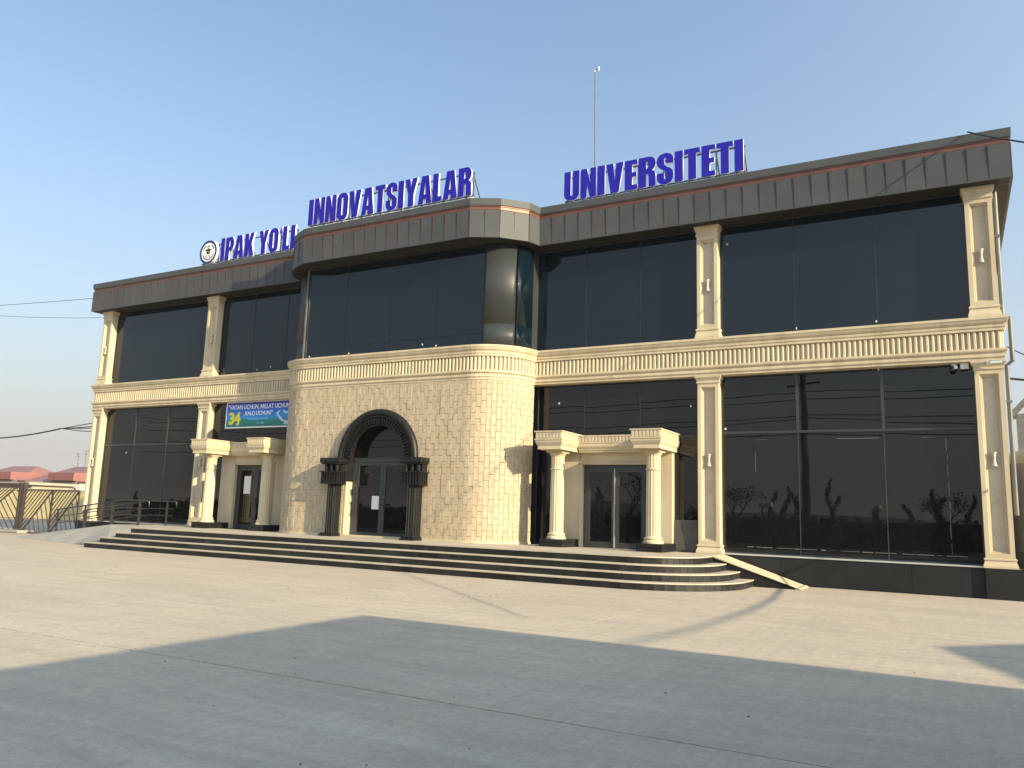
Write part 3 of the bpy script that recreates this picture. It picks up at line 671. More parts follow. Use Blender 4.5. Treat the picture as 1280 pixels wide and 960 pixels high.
# ------------------------------------------------------------------ steps and ramps
ST = empty('entrance_steps', (0,0,0), 'wide black granite steps with pale treads and one rounded end', 'steps')
RT = [.1725*(i+1) for i in range(4)]
def step_path(i):      # front path of riser i (0 = lowest), left end -> front -> right rounded end
    k = 3-i; xl = -9.0-.33*k; yf = -3.42-.33*k; xr = 10.42+.33*k; r = 1.55+.33*k*.9
    return [(xl,-.5),(xl,yf)]+[(xr-r,yf)]+arc(xr-r,yf+r,r,270,360,16)[1:]+[(xr,-1.2)]
for i in range(4):
    path = step_path(i); z0 = 0.002 if i == 0 else RT[i-1]; z1 = RT[i]
    poly = path+[(path[-1][0],-1.2)] if False else path
    core = [(x,y) for x,y in poly]+([(poly[-1][0],.29)] if i == 3 else [])
    # tread slab with small nosing
    o = MB(); base = MB().prism(core, z0, z1-.032)
    stp = base.build('step', MORTAR, ST)
    nose = MB().strip(path+[], [(-.6,z1-.03),(.022,z1-.03),(.026,z1-.024),(.026,z1-.006),(.02,z1),(-.6,z1)], caps=True)
    if i == 3: nose = MB().prism([(x,y) for x,y in core[:1]]+[(core[0][0]-.022,core[0][1]-.0)]+[(core[1][0]-.022,core[1][1]-.022)]+[(x,y-.022) for x,y in core[2:-1]]+[core[-1]], z1-.03, z1)
    nose.build('tread', TREAD, stp)
    # riser tiles
    pts = [Vector((*p,0)) for p in path]; zz0, zz1 = z0+.002, z1-.033
    for a,b in zip(pts,pts[1:]):
        L_ = (b-a).length; t = (b-a)/L_; n = max(1,int(round(L_/.62))); w_ = L_/n; rz = math.atan2(t.y,t.x)
        me = MB().box(-w_/2+.003,w_/2-.003,-.010,.002,0,zz1-zz0).mesh('riser_tile', GRANITE)
        for q in range(n):
            p = a+t*(w_*(q+.5)); inst('riser_tile', me, stp, (p.x,p.y,zz0), rz)
MB().box(-12.2,-9.0,-1.9,.02,.02,ZB-.002).build('landing', TREAD, ST)
RM = empty('stone_ramp', (11.5,-.6,0), 'narrow pale stone slope with black sides running down beside the steps', 'ramp')
rp = MB(); rp._add([(10.42,-1.2,.0),(10.42,-1.2,ZB-.03),(12.42,-1.2,.0),(10.42,-.06,.0),(10.42,-.06,ZB-.03),(12.42,-.06,.0)],[(0,2,1),(3,4,5),(0,1,4,3),(1,2,5,4)])
o = rp.build('ramp_side', GRANITE, RM); o.location = (-11.5,.6,0)
rp = MB(); rp._add([(10.42,-1.24,ZB-.028),(12.55,-1.24,.0),(12.55,-.06,.0),(10.42,-.06,ZB-.028),(10.42,-1.24,ZB+.003),(12.40,-1.24,.045),(12.40,-.06,.045),(10.42,-.06,ZB+.003)],[(0,1,2,3),(4,5,6,7),(0,1,5,4),(1,2,6,5),(2,3,7,6),(3,0,4,7)])
o = rp.build('ramp_slab', STONE, RM, bevel=.006); o.location = (-11.5,.6,0)
o = MB().box(12.405,12.50,-1.23,-.07,.003,.04).build('ramp_toe', TREAD, RM); o.location = (-11.5,.6,0)
# left concrete ramp
RAMPC = noisy('ramp_concrete',(0.33,0.31,0.27),(0.26,0.245,0.21),1.2,.85,.2,30)
lr = MB(); P0 = [(-18.2,-.08,.004),(-12.2,-.08,.685),(-9.2,-.08,.685),(-18.2,-1.95,.004),(-12.2,-1.95,.685),(-9.2,-1.95,.685),(-16.9,-2.5,.004),(-12.0,-3.5,.004),(-9.4,-4.0,.3),(-9.2,-4.0,.004),(-18.2,-.08,-.02),(-9.2,-.08,-.02)]
lr._add(P0,[(0,3,4,1),(1,4,5,2),(3,6,4),(6,7,4),(4,7,8,5),(7,9,8)])
lramp = tag(lr.build('access_ramp', RAMPC, None), 'grey concrete ramp rising to the left end of the steps', 'ramp')
def handrail(y, label):
    root = empty('handrail', (-14,y,0), label, 'handrail', 'handrails of the access ramp')
    def gz(x): return max(.0,min(.685,(x+18.2)/6*.685))
    def rb(mb,name):
        o = mb.build(name, RAILM, root, smooth=True); o.location = (14,-y,0)
    def run(h,xa,xb,curl):
        pts = [(x,y,gz(x)+h) for x in (xa,-15.2,-14,-13,-12.2,-11.6,xb)]
        if curl: pts = [(xa,y,gz(xa)+h-.28),(xa-.10,y,gz(xa)+h-.22),(xa-.13,y,gz(xa)+h-.12),(xa-.08,y,gz(xa)+h-.02)]+pts+[(xb+.07,y,gz(xb)+h-.03),(xb+.09,y,gz(xb)+h-.1),(xb+.09,y,gz(xb)+h-.28)]
        return pts
    rb(MB().tube(run(.93,-16.3,-10.75,True),.026,10),'top_rail')
    rb(MB().tube(run(.64,-16.2,-10.85,False),.017,8),'mid_rail'); rb(MB().tube(run(.38,-16.2,-10.85,False),.017,8),'mid_rail')
    for x in (-16.2,-14.45,-12.8,-11.2):
        rb(MB().box(x-.028,x+.028,y-.028,y+.028,gz(x)-.0,gz(x)+.92).box(x-.07,x+.07,y-.07,y+.07,gz(x)-.01,gz(x)+.012),'post')
handrail(-1.55,'dark metal handrail on the outer edge of the ramp, nearer the steps'); handrail(-.32,'dark metal handrail set against the building plinth behind the outer rail')
# dark stone slab leaning in the gap
sl_ = MB().box(-.33,.33,-.02,.02,0,.86).build('stone_slab', noisy('veined_marble',(0.085,0.075,0.062),(0.045,0.04,0.035),3.5,.5,.1,30,detail=10), None, bevel=.004, loc=(9.33,.12,ZB+.006))
sl_.rotation_euler = (R(-4),0,0); tag(sl_,'grey brown marble slab leaning in the gap right of the portico','stone slab')
# ------------------------------------------------------------------ wall lamps
lprof = [(.056,-.165),(.056,-.15),(.044,-.10),(.03,-.03),(.03,.03),(.044,.10),(.056,.15),(.056,.165)]
lm = MB().lathe(lprof,0,-.075,20).box(-.03,.03,-.07,.0,-.05,.05).mesh('wall_lamp', noisy('lamp_plastic',(0.50,0.45,0.37),(0.44,0.40,0.33),4,.5,.0), True)
names = {0:'far right end pilaster',1:'pilaster right of the right portico',2:'pilaster by the left portico',3:'far left end pilaster'}
for i,(x,y,z) in enumerate(lamp_spots):
    o = inst('wall_lamp', lm, None, (x,y-.002,z)); tag(o, 'hourglass wall lamp on the '+('upper' if i%2 else 'lower')+' shaft of the '+names[i//2], 'lamp', 'hourglass wall lamps on the pilasters')
# ------------------------------------------------------------------ roof signs
def P_(*p): return [list(p)]
def rrect(x0,x1,y0,y1,r,n=6,ky=1.4):
    pts = []
    for cx,cy,a0 in ((x1-r,y0+r*ky,-90),(x1-r,y1-r*ky,0),(x0+r,y1-r*ky,90),(x0+r,y0+r*ky,180)):
        for i in range(n+1):
            a = R(a0+90*i/n); pts.append((cx+r*math.cos(a), cy+r*ky*math.sin(a)))
    return pts
def glyph(c):
    s = .215
    if c == 'I': return .225,[[(0,0),(.225,0),(.225,1),(0,1)]],[]
    if c == 'N': return .47,[[(0,0),(.18,0),(.18,.52),(.28,0),(.47,0),(.47,1),(.29,1),(.29,.5),(.19,1),(0,1)]],[]
    if c == 'L': return .36,[[(0,0),(.36,0),(.36,.17),(s,.17),(s,1),(0,1)]],[]
    if c == 'T': return .42,[[(.105,0),(.315,0),(.315,.83),(.42,.83),(.42,1),(0,1),(0,.83),(.105,.83)]],[]
    if c == 'E': return .36,[[(0,0),(.36,0),(.36,.165),(s,.165),(s,.42),(.335,.42),(.335,.58),(s,.58),(s,.835),(.36,.835),(.36,1),(0,1)]],[]
    if c == 'V': return .51,[[(.14,0),(.37,0),(.51,1),(.295,1),(.255,.42),(.215,1),(0,1)]],[]
    if c == 'A': return .52,[[(0,0),(.205,0),(.22,.17),(.30,.17),(.315,0),(.52,0),(.40,1),(.12,1)]],[[(.228,.33),(.292,.33),(.262,.72),(.258,.72)]]
    if c == 'Y': return .50,[[(.14,0),(.36,0),(.36,.42),(.50,1),(.29,1),(.25,.68),(.21,1),(0,1),(.14,.42)]],[]
    if c == 'K': return .51,[[(0,0),(s,0),(s,.40),(.29,0),(.51,0),(.38,.53),(.50,1),(.29,1),(s,.66),(s,1),(0,1)]],[]
    if c == 'U': 
        o = [(.47,1),(.265,1),(.265,.21)]+[(.235+.03*math.cos(R(a)),.19+.045*math.sin(R(a))) for a in range(0,-181,-30)]+[(.205,.21),(.205,1),(0,1)]
        o += [(.235-.235*math.cos(R(a)),.20-.215*math.sin(R(a))) for a in range(0,181,15)]
        return .47,[o],[]
    if c == 'O': return .48,[rrect(0,.48,-.015,1.015,.22,8,1.05)],[rrect(.205,.275,.16,.84,.034,5,1.4)]
    if c in 'PR':
        bowl = [(.30+.17*math.cos(R(a)),.70+.30*math.sin(R(a))) for a in range(90,-91,-15)]
        if c == 'P': return .46,[[(0,0),(s,0),(s,.40)]+bowl[::-1]+[(0,1)]],[[(s,.56),(.255,.57),(.268,.62),(.268,.79),(.255,.835),(s,.845)]]
        b = [(.30+.18*math.cos(R(a)),.755+.245*math.sin(R(a))) for a in range(90,-61,-15)]
        leg = [(.455,.47),(.475,.40),(.48,.0),(.285,.0),(.28,.36),(.265,.42),(s,.44),(s,0),(0,0),(0,1)]
        return .48,[(b+[(.40,.52)]+leg)[::-1]],[[(s,.60),(.255,.61),(.27,.66),(.27,.78),(.255,.835),(s,.845)]]
    if c == 'S':
        o = [(.45,.66),(.45,.76)]+[(.225+.225*math.cos(R(a)),.80+.215*math.sin(R(a))) for a in range(0,181,15)]
        o += [(.0,.70),(.02,.60),(.09,.52),(.20,.44),(.245,.38),(.25,.24)]+[(.225+.025*math.cos(R(a)),.19+.04*math.sin(R(a))) for a in range(0,-181,-30)]+[(.20,.24),(.20,.37),(0,.37),(0,.22)]
        o += [(.225-.225*math.cos(R(a)),.20-.215*math.sin(R(a))) for a in range(0,181,15)]
        o += [(.45,.30),(.44,.40),(.37,.49),(.24,.585),(.205,.65),(.2,.78)]+[(.225-.025*math.cos(R(a)),.82+.03*math.sin(R(a))) for a in range(0,181,30)]+[(.25,.78),(.25,.66)]
        return .45,[o],[]
    if c == "‘": return .15,[[(.03,.74),(.15,.74),(.15,.86),(.10,.88),(.15,1.02),(.08,1.0),(.03,.9)]],[]
    return .17,[],[]
glyph_cache = {}
def glyph_mesh(c, hx, h, depth, mats):
    key = (c, round(hx,3), depth)
    if key in glyph_cache: return glyph_cache[key]
    wd, outs, holes = glyph(c)
    cu = bpy.data.curves.new('tmp','CURVE'); cu.dimensions = '2D'; cu.fill_mode = 'BOTH'; cu.extrude = depth/2
    for pl in outs+holes:
        sp = cu.splines.new('POLY'); sp.points.add(len(pl)-1); sp.use_cyclic_u = True
        for p,(x,y) in zip(sp.points,pl): p.co = (x*hx,y*h,0,1)
    ob = bpy.data.objects.new('tmp',cu); COL.objects.link(ob)
    dg = bpy.context.evaluated_depsgraph_get(); me = bpy.data.meshes.new_from_object(ob.evaluated_get(dg))
    bpy.data.objects.remove(ob); bpy.data.curves.remove(cu)
    me.name = 'letter'
    me.materials.clear()
    for m in mats: me.materials.append(m)
    me.transform(Matrix.Rotation(math.pi/2,4,'X'))     # into the x,z plane, front towards -y
    for p in me.polygons: p.material_index = 0 if p.normal.y < -.5 else 1
    glyph_cache[key] = me; return me
def roof_sign(text, x0, x1, y, zb_, h, label, gap=.032, emblem=False):
    root = empty('roof_sign', ((x0+x1)/2,y,zb_), label, 'sign', 'blue letter signs on the roof edge')
    rx, ry, rz = root.location
    tot = sum(glyph(c)[0] for c in text)+gap*(len(text)-1); hx = (x1-x0)/tot; x = x0; dep = .065
    for c in text:
        wd,outs,_ = glyph(c)
        if outs:
            o = inst('letter', glyph_mesh(c,hx,h,dep,(SIGN,WHITE)), root, (x-rx,0,random.uniform(-.004,.004)))
        x += (wd+gap)*hx
    xa = x0-(1.2 if emblem else .02)
    def fr(mb,name,m=STEEL): 
        o = mb.build(name, m, root); o.location = (-rx,-ry,-rz); return o
    fr(MB().box(xa,x1+.04,y+.085,y+.12,zb_+.01,zb_+.05),'frame_rail'); fr(MB().box(xa,x1+.04,y+.085,y+.12,zb_+h*.80,zb_+h*.80+.04),'frame_rail')
    n = int((x1-xa)/.9)+1
    for k in range(n+1):
        xx = xa+.06+(x1-xa-.08)*k/n
        fr(MB().box(xx-.018,xx+.018,y+.121,y+.16,ZF1-.05,zb_+h*.86),'frame_post')
        fr(MB().bar((xx,y+.16,zb_+h*.7),(xx,y+.75,ZF1-.05),.03),'frame_strut')
        if k: fr(MB().box(xx-.2,xx-.17,y-.0,y+.03,ZF1-.02,zb_+.02),'frame_foot',BLACK)
    fr(MB().box(xa-.05,x1+.05,y+.02,y+.05,zb_-.1,zb_-.045),'light_strip',WHITE)
    return root
SZ = 11.21
roof_sign('UNIVERSITETI', 5.62, 11.13, -.22, SZ, .94, 'blue roof letters reading UNIVERSITETI on the right wing')
roof_sign('INNOVATSIYALAR', -3.47, 3.20, -1.80, SZ+.03, .94, 'blue roof letters reading INNOVATSIYALAR above the central bow')
sg = roof_sign("IPAK YO‘LI", -9.6, -5.6, -.22, SZ, .94, 'blue roof letters IPAK YO‘LI with round emblem on the left wing', emblem=True)
# round emblem
EX, EZ, ER = -10.27, SZ+.45, .50
def disc(r, y0, y1, n=48): 
    return MB().vprism([(EX+r*math.cos(2*math.pi*i/n), EZ+r*math.sin(2*math.pi*i/n)) for i in range(n)], y0, y1)
def annulus(r0, r1, y0, y1, n=48, a0=0, a1=360):
    m_ = MB(); m2 = 4; rows = []
    for i in range(n+1):
        t_ = R(a0+(a1-a0)*i/n); rows += [(EX+r*math.cos(t_),y,EZ+r*math.sin(t_)) for r,y in ((r0,y0),(r1,y0),(r1,y1),(r0,y1))]
    m_._add(rows, [(i*4+k,i*4+(k+1)%4,(i+1)*4+(k+1)%4,(i+1)*4+k) for i in range(n) for k in range(4)]); return m_
NAVY = mat('emblem_navy',(0.02,0.022,0.11),.4); GREYINK = mat('emblem_grey',(0.25,0.25,0.24),.5)
def em(mb,name,m,par): o = mb.build(name,m,par); o.location = tuple(-Vector(sg.location)) if par is sg else (0,0,0); return o
eb = em(disc(ER,-.29,-.13),'emblem',WHITE,sg)
em(annulus(.40,.495,-.297,-.291),'emblem_ring',NAVY,eb); em(annulus(.30,.335,-.297,-.291,40,195,345),'emblem_ring',NAVY,eb); em(annulus(.30,.335,-.297,-.291,16,20,60),'emblem_ring',NAVY,eb); em(annulus(.30,.335,-.297,-.291,16,120,160),'emblem_ring',NAVY,eb)
em(MB().vprism([(EX-.2,EZ+.09),(EX,EZ+.02),(EX+.2,EZ+.09),(EX,EZ+.16)],-.298,-.291).vprism([(EX-.1,EZ-.06),(EX,EZ-.09),(EX+.1,EZ-.06),(EX+.1,EZ+.03),(EX,EZ-.0),(EX-.1,EZ+.03)],-.298,-.291),'emblem_cap',BLACK,eb)
em(MB().vprism([(EX-.06,EZ+.2),(EX+.06,EZ+.2),(EX+.07,EZ+.28),(EX-.07,EZ+.28)],-.298,-.291),'emblem_top_mark',GREYINK,eb)
em(MB().vprism([(EX-.15,EZ-.12),(EX-.11,EZ-.25),(EX-.08,EZ-.25),(EX-.05,EZ-.12),(EX-.08,EZ-.12),(EX-.095,EZ-.2),(EX-.12,EZ-.12)],-.298,-.291).vprism([(EX+.05,EZ-.12),(EX+.09,EZ-.25),(EX+.12,EZ-.25),(EX+.15,EZ-.12),(EX+.12,EZ-.12),(EX+.105,EZ-.2),(EX+.08,EZ-.12)],-.298,-.291),'emblem_book',GREYINK,eb)
# ------------------------------------------------------------------ banner
def text_obj(s, size, x, y, z, m, parent, ext=.002, align='CENTER', bold=.0, sx=1.0):
    cu = bpy.data.curves.new('tmp','FONT'); cu.body = s; cu.size = size; cu.extrude = ext; cu.align_x = align; cu.offset = bold
    ob = bpy.data.objects.new('tmp',cu); COL.objects.link(ob); dg = bpy.context.evaluated_depsgraph_get()
    me = bpy.data.meshes.new_from_object(ob.evaluated_get(dg)); bpy.data.objects.remove(ob); bpy.data.curves.remove(cu)
    me.transform(Matrix.Diagonal((sx,1,1,1))); me.transform(Matrix.Rotation(math.pi/2,4,'X')); me.materials.clear(); me.materials.append(m)
    o = bpy.data.objects.new('lettering', me); COL.objects.link(o); o.location = (x,y,z)
    if parent: o.parent = parent
    return o
BN = empty('banner', (-7.2,.2,5.0), 'blue printed banner with yellow 34 hung above the left door', 'banner')
bw, bh = 1.72, .47
def bmat():
    m = mat('banner_print',(0.02,0.12,0.5),.45); N,L,b = nodes(m); tc = N.new('ShaderNodeTexCoord'); sp = N.new('ShaderNodeSeparateXYZ'); L.new(tc.outputs['Object'],sp.inputs[0])
    n = N.new('ShaderNodeTexNoise'); n.inputs['Scale'].default_value = 2.5; n.inputs['Detail'].default_value = 4; L.new(tc.outputs['Object'],n.inputs['Vector'])
    ad = N.new('ShaderNodeMath'); ad.operation = 'MULTIPLY_ADD'; ad.inputs[1].default_value = .28; L.new(n.outputs[0],ad.inputs[0]); L.new(sp.outputs['Z'],ad.inputs[2])
    mr = N.new('ShaderNodeMapRange'); mr.inputs[1].default_value = -.34; mr.inputs[2].default_value = .58; L.new(ad.outputs[0],mr.inputs[0])
    cr = N.new('ShaderNodeValToRGB'); e = cr.color_ramp.elements
    e[0].position = 0; e[0].color = (0.01,0.13,0.11,1); e[1].position = 1; e[1].color = (0.03,0.03,0.36,1)
    for p,c in ((.28,(0.01,0.2,0.17,1)),(.36,(0.02,0.28,0.6,1)),(.62,(0.015,0.15,0.55,1))):
        x = e.new(p); x.color = c
    L.new(mr.outputs[0],cr.inputs[0]); L.new(cr.outputs[0],b.inputs['Base Color']); return m
MB().box(-bw,bw,-.004,.004,-bh,bh).build('print', bmat(), BN)
MB().box(-bw-.05,-bw,-.006,.006,-bh-.05,bh+.05).box(bw,bw+.05,-.006,.006,-bh-.05,bh+.05).box(-bw,bw,-.006,.006,-bh-.05,-bh).box(-bw,bw,-.006,.006,bh,bh+.05).build('white_border', WHITE, BN)
INK = mat('banner_white',(0.72,0.76,0.85),.5); YEL = mat('banner_yellow',(0.72,0.66,0.03),.5); LBL = mat('banner_pale_blue',(0.25,0.5,0.8),.5)
text_obj('"VATAN UCHUN, MILLAT UCHUN,', .245, -.02, -.008, .215, INK, BN, bold=.004, sx=.86)
text_obj('XALQ UCHUN!"', .225, -.02, -.008, -.03, INK, BN, bold=.004, sx=.9)
text_obj('Mustaqilligimizning', .145, -.05, -.008, -.21, LBL, BN)
text_obj('34 yilligi', .12, .1, -.008, -.37, LBL, BN)
text_obj('34', .62, -1.28, -.010, -.35, YEL, BN, bold=.03); text_obj('YIL', .13, -1.12, -.012, -.43, INK, BN)
bird = MB()
for pts in ([(.88,.02),(1.12,.14),(1.0,-.02),(1.22,-.2),(1.42,-.38),(1.2,-.30),(1.02,-.16)],[(1.2,.12),(1.5,.05),(1.42,-.02),(1.28,.02)],[(1.3,-.25),(1.55,-.3),(1.6,-.42),(1.3,-.42)]):
    bird.vprism(pts[::-1] if False else pts, -.009, -.005)
bird.build('pale_figure', mat('banner_figure',(0.45,0.6,0.75),.5), BN)
MB().tube([(.55,.0,bh+.05),(.55,.05,bh+.16)],.012,6).tube([(-1.2,0,bh+.05),(-1.2,.05,bh+.16)],.012,6).build('tie', SILL, BN)
# paper notices
PAPER = noisy('paper',(0.74,0.73,0.69),(0.62,0.61,0.57),30,.7,.0)
tag(MB().box(-.14,.14,-.003,.001,-.21,.21).build('paper_notice', PAPER, None, loc=(AX-.27,DY+.03,1.78)), 'white paper notice taped inside the arched entrance door', 'notice')
tag(MB().box(-.17,.17,-.003,.001,-.33,.33).build('paper_notice', PAPER, None, loc=(-7.45,.148,2.32)), 'tall paper notice on the door of the left portico', 'notice')
# ------------------------------------------------------------------ cameras
def bullet(loc, rz, label, s=1.0):
    root = empty('security_camera', loc, label, 'camera'); root.rotation_euler = (0,0,rz); root.scale = (s,s,s)
    MB().box(-.07,.07,-.07,.0,-.07,.07).build('bracket', WHITE, root, bevel=.008)
    b = MB(); b.box(.05,.40,-.17,-.06,-.05,.05); b.box(.03,.43,-.185,-.045,.05,.065); b.build('housing', WHITE, root, bevel=.012)
    MB().lathe([(.04,.40),(.04,.415)],0,0,16).build('lens', BLACK, root).matrix_local = Matrix.Translation((0,-.115,0)) @ Matrix.Rotation(math.pi/2,4,'Y')
    return root
bullet((16.70,-.075,5.44), R(-6), 'white bullet camera on the capital of the far right pilaster', .66)
dc = empty('security_camera', (15.98,.16,5.495), 'small white dome camera hanging under the entablature at right', 'camera')
MB().lathe([(.06,-.05),(.06,0)],0,0,16).build('bracket', WHITE, dc, smooth=True); MB().lathe([(.02,-.20),(.06,-.17),(.07,-.13),(.065,-.06),(.05,-.05)],-.03,-.02,16).build('lens', BLACK, dc, smooth=True); MB().box(-.02,.07,-.08,.04,-.13,-.05).build('housing', WHITE, dc, bevel=.01)
tag(MB().box(-.09,.09,-.05,.05,-.07,.07).build('junction_box', WHITE, None, bevel=.01, loc=(16.20,.16,5.43)),'pale junction box under the entablature beside the dome camera','junction box')
# ------------------------------------------------------------------ mast on the roof
mst = empty('antenna_mast', (4.0,6,10.95), 'thin tall lightning mast standing on the roof behind the letters', 'mast')
MB().tube([(0,0,0),(-.03,0,4.5),(-.08,0,8.5)],.035,8,r1=.022).build('pole', STEEL, mst); MB().box(-.12,-.06,-.02,.02,8.36,8.48).box(.05,.10,-.03,.03,8.38,8.54).build('tip_light', WHITE, mst); MB().box(-.1,.08,-.02,.02,8.45,8.48).build('tip_arm', STEEL, mst)
MB().box(-.2,.2,-.2,.2,0,.08).build('foot', STEEL, mst)
# ------------------------------------------------------------------ cables
def cable(pts, r, label, n=24, sag=0.0):
    V = [Vector(p) for p in pts]; out = []
    for a,b in zip(V,V[1:]):
        for i in range(n):
            t = i/n; p = a.lerp(b,t); p.z -= sag*4*t*(1-t); out.append(p)
    out.append(V[-1])
    return tag(MB().tube(out, r, 6).build('overhead_cable', BLACK, None, smooth=True), label, 'cable', 'overhead cables')
U = sd
cable([(-17.4,8,11.9),(-60,8,16.9)],.013,'upper thin wire crossing the sky at the left of the roof',30,.9)
cable([(-17.3,3,11.6),(-60,3,14.7)],.013,'lower thin wire meeting the left end of the roof',30,.35)
K0 = Vector((-24.1,3,5.11))
for k,(zz,s_) in enumerate(((5.75,.02),(5.36,.05),(5.18,.06),(4.93,.16))):
    cable([(-17.05,2.9+.1*k,zz),K0+Vector((0,0,.01*k))],.022,('topmost','second','third','lowest')[k]+' strand of the cables joining the left corner of the building',20,s_)
cable([K0,(-45,3.2,6.6)],.036,'thick twisted cable bundle sagging across the left sky',30,1.0)
cable([(16.55,-.42,11.12),(20.4,-13.2,4.2)],.019,'thick black cable running from the roof edge off to the right',30,.22)
cable([(17.15,1.2,6.05),(26,1.2,.6+2.0)],.015,'thin wire slanting down from the right side of the entablature',20,.6)
cable([(17.12,1.0,5.22),(21,1,5.0),(30,1,6.4)],.03,'black cable leaving the right side below the entablature',20,.12)
gp = [(12.1,-1.35,6.2),(12.42,-4.2,9.5),(12.5,-7.0,12.5),(12.36,-9.7,16),(12.1,-11.4,18.5),(11.7,-13.2,21)]
pts = [(17.25,-.15,2.75)]+[(Vector((x,y,0))+U*k) for x,y,k in gp]
cable(pts,.032,'thick service cable leaving the lower right corner of the facade',8,.0)
# ------------------------------------------------------------------ annex and things at right
AN = empty('metal_canopy', (19.5,12,0), 'grey steel canopy frame with pitched truss glimpsed past the right corner', 'canopy')
def an(mb,name,m,**k): o = mb.build(name,m,AN,**k); o.location = (-19.5,-12,0); return o
for a_ in ((17.95,0),(22.5,0)): an(MB().box(a_[0],a_[0]+.28,12.2,12.48,0,5.7),'post',STEEL)
an(MB().bar((17.75,12.3,5.6),(20.3,12.3,8.4),.2),'truss_bar',STEEL); an(MB().bar((17.75,12.3,5.6),(22.9,12.3,5.6),.16),'truss_bar',STEEL); an(MB().bar((20.3,12.3,8.4),(22.9,12.3,5.6),.2),'truss_bar',STEEL); an(MB().bar((18.6,12.3,5.6),(19.7,12.3,7.7),.12),'truss_bar',STEEL)
TK = empty('storage_tank', (19.02,8.0,0), 'dark grey round tank with pale domed top at the right edge', 'tank')
TKM = noisy('tank_grey', (0.075,0.085,0.105), (0.06,0.068,0.085), 1, .4, .03)
MB().lathe([(1.75,.25),(1.75,3.55)],0,0,48).build('shell',TKM,TK,smooth=True); MB().lathe([(1.76,3.55),(1.74,3.75),(1.6,3.92),(1.1,4.12),(.4,4.2),(.02,4.21)],0,0,48).build('dome',GALV,TK,smooth=True); MB().lathe([(1.8,0),(1.8,.25)],0,0,48).build('foot',RAMPC,TK)
MB().lathe([(1.765,.9),(1.785,.93),(1.765,.96)],0,0,48).build('band',STEEL,TK,smooth=True)
# ------------------------------------------------------------------ fence at left
GT = empty('metal_fence', (-19,0,0), 'brown metal fence with diagonal bars beside the left corner', 'fence')
def fpanel(root, ox, x0,x1,z0,zt0,zt1,mirror=False, n=8, lean=.42):
    def add(mb,nm='bar'): o = mb.build(nm, IRON, root); o.location = (-ox,0,0)
    add(MB().bar((x0,0,z0),(x1,0,z0),.045),'bottom_rail'); add(MB().bar((x0,0,zt0),(x1,0,zt1),.05),'top_rail'); add(MB().bar((x0,0,z0),(x0,0,zt0),.05),'stile'); add(MB().bar((x1,0,z0),(x1,0,zt1),.05),'stile')
    w_ = x1-x0; h_ = zt1-z0
    # corner to corner diagonal, bars parallel above it, leaning bars below it
    A_, B_ = (x0,z0),(x1,zt1)
    if mirror: A_, B_ = (x1,z0),(x0,zt0)
    add(MB().bar((A_[0],0,A_[1]),(B_[0],0,B_[1]),.055),'brace')
    sg_ = -1 if mirror else 1
    for i in range(1,n):
        t = i/n
        # above
        p = (A_[0], z0+h_*t); q = (A_[0]+(B_[0]-A_[0])*(1-t), zt1)
        add(MB().bar((p[0],0,p[1]),(q[0],0,q[1]),.032))
        # below: start on diagonal going down outward
        d = (A_[0]+(B_[0]-A_[0])*t, z0+h_*t)
        ex = d[0]+sg_*h_*t*lean; ez = z0
        if (ex-x1)*sg_ > 0 and not mirror: 
            k_ = (x1-d[0])/(ex-d[0]); ex = x1; ez = d[1]-(d[1]-z0)*k_
        if mirror and ex < x0:
            k_ = (d[0]-x0)/(d[0]-ex); ex = x0; ez = d[1]-(d[1]-z0)*k_
        add(MB().bar((d[0],.0,d[1]),(ex,0,ez),.032))
fpanel(GT,-19,-21.25,-19.22,.05,1.95,1.95); fpanel(GT,-19,-19.18,-17.3,.05,1.95,1.95)
GA = empty('metal_gate', (-23,0,0), 'taller brown gate leaf of slanting bars at the far left edge', 'gate')
fpanel(GA,-23,-25.4,-21.75,.12,2.2,2.2,n=13,lean=1.1)
GP = empty('gate_post', (-21.5,0,0), 'double brown steel gate post on a low concrete foot', 'post')
MB().box(-.20,-.06,-.06,.06,0,2.26).build('upright', IRON, GP); MB().box(.07,.22,-.06,.06,0,2.26).build('upright', IRON, GP); MB().box(-.06,.07,-.01,.03,0.1,2.2).build('infill', GALV, GP)
MB().box(-.75,.75,-.45,.45,0,.14).build('foot', RAMPC, GP, bevel=.05)
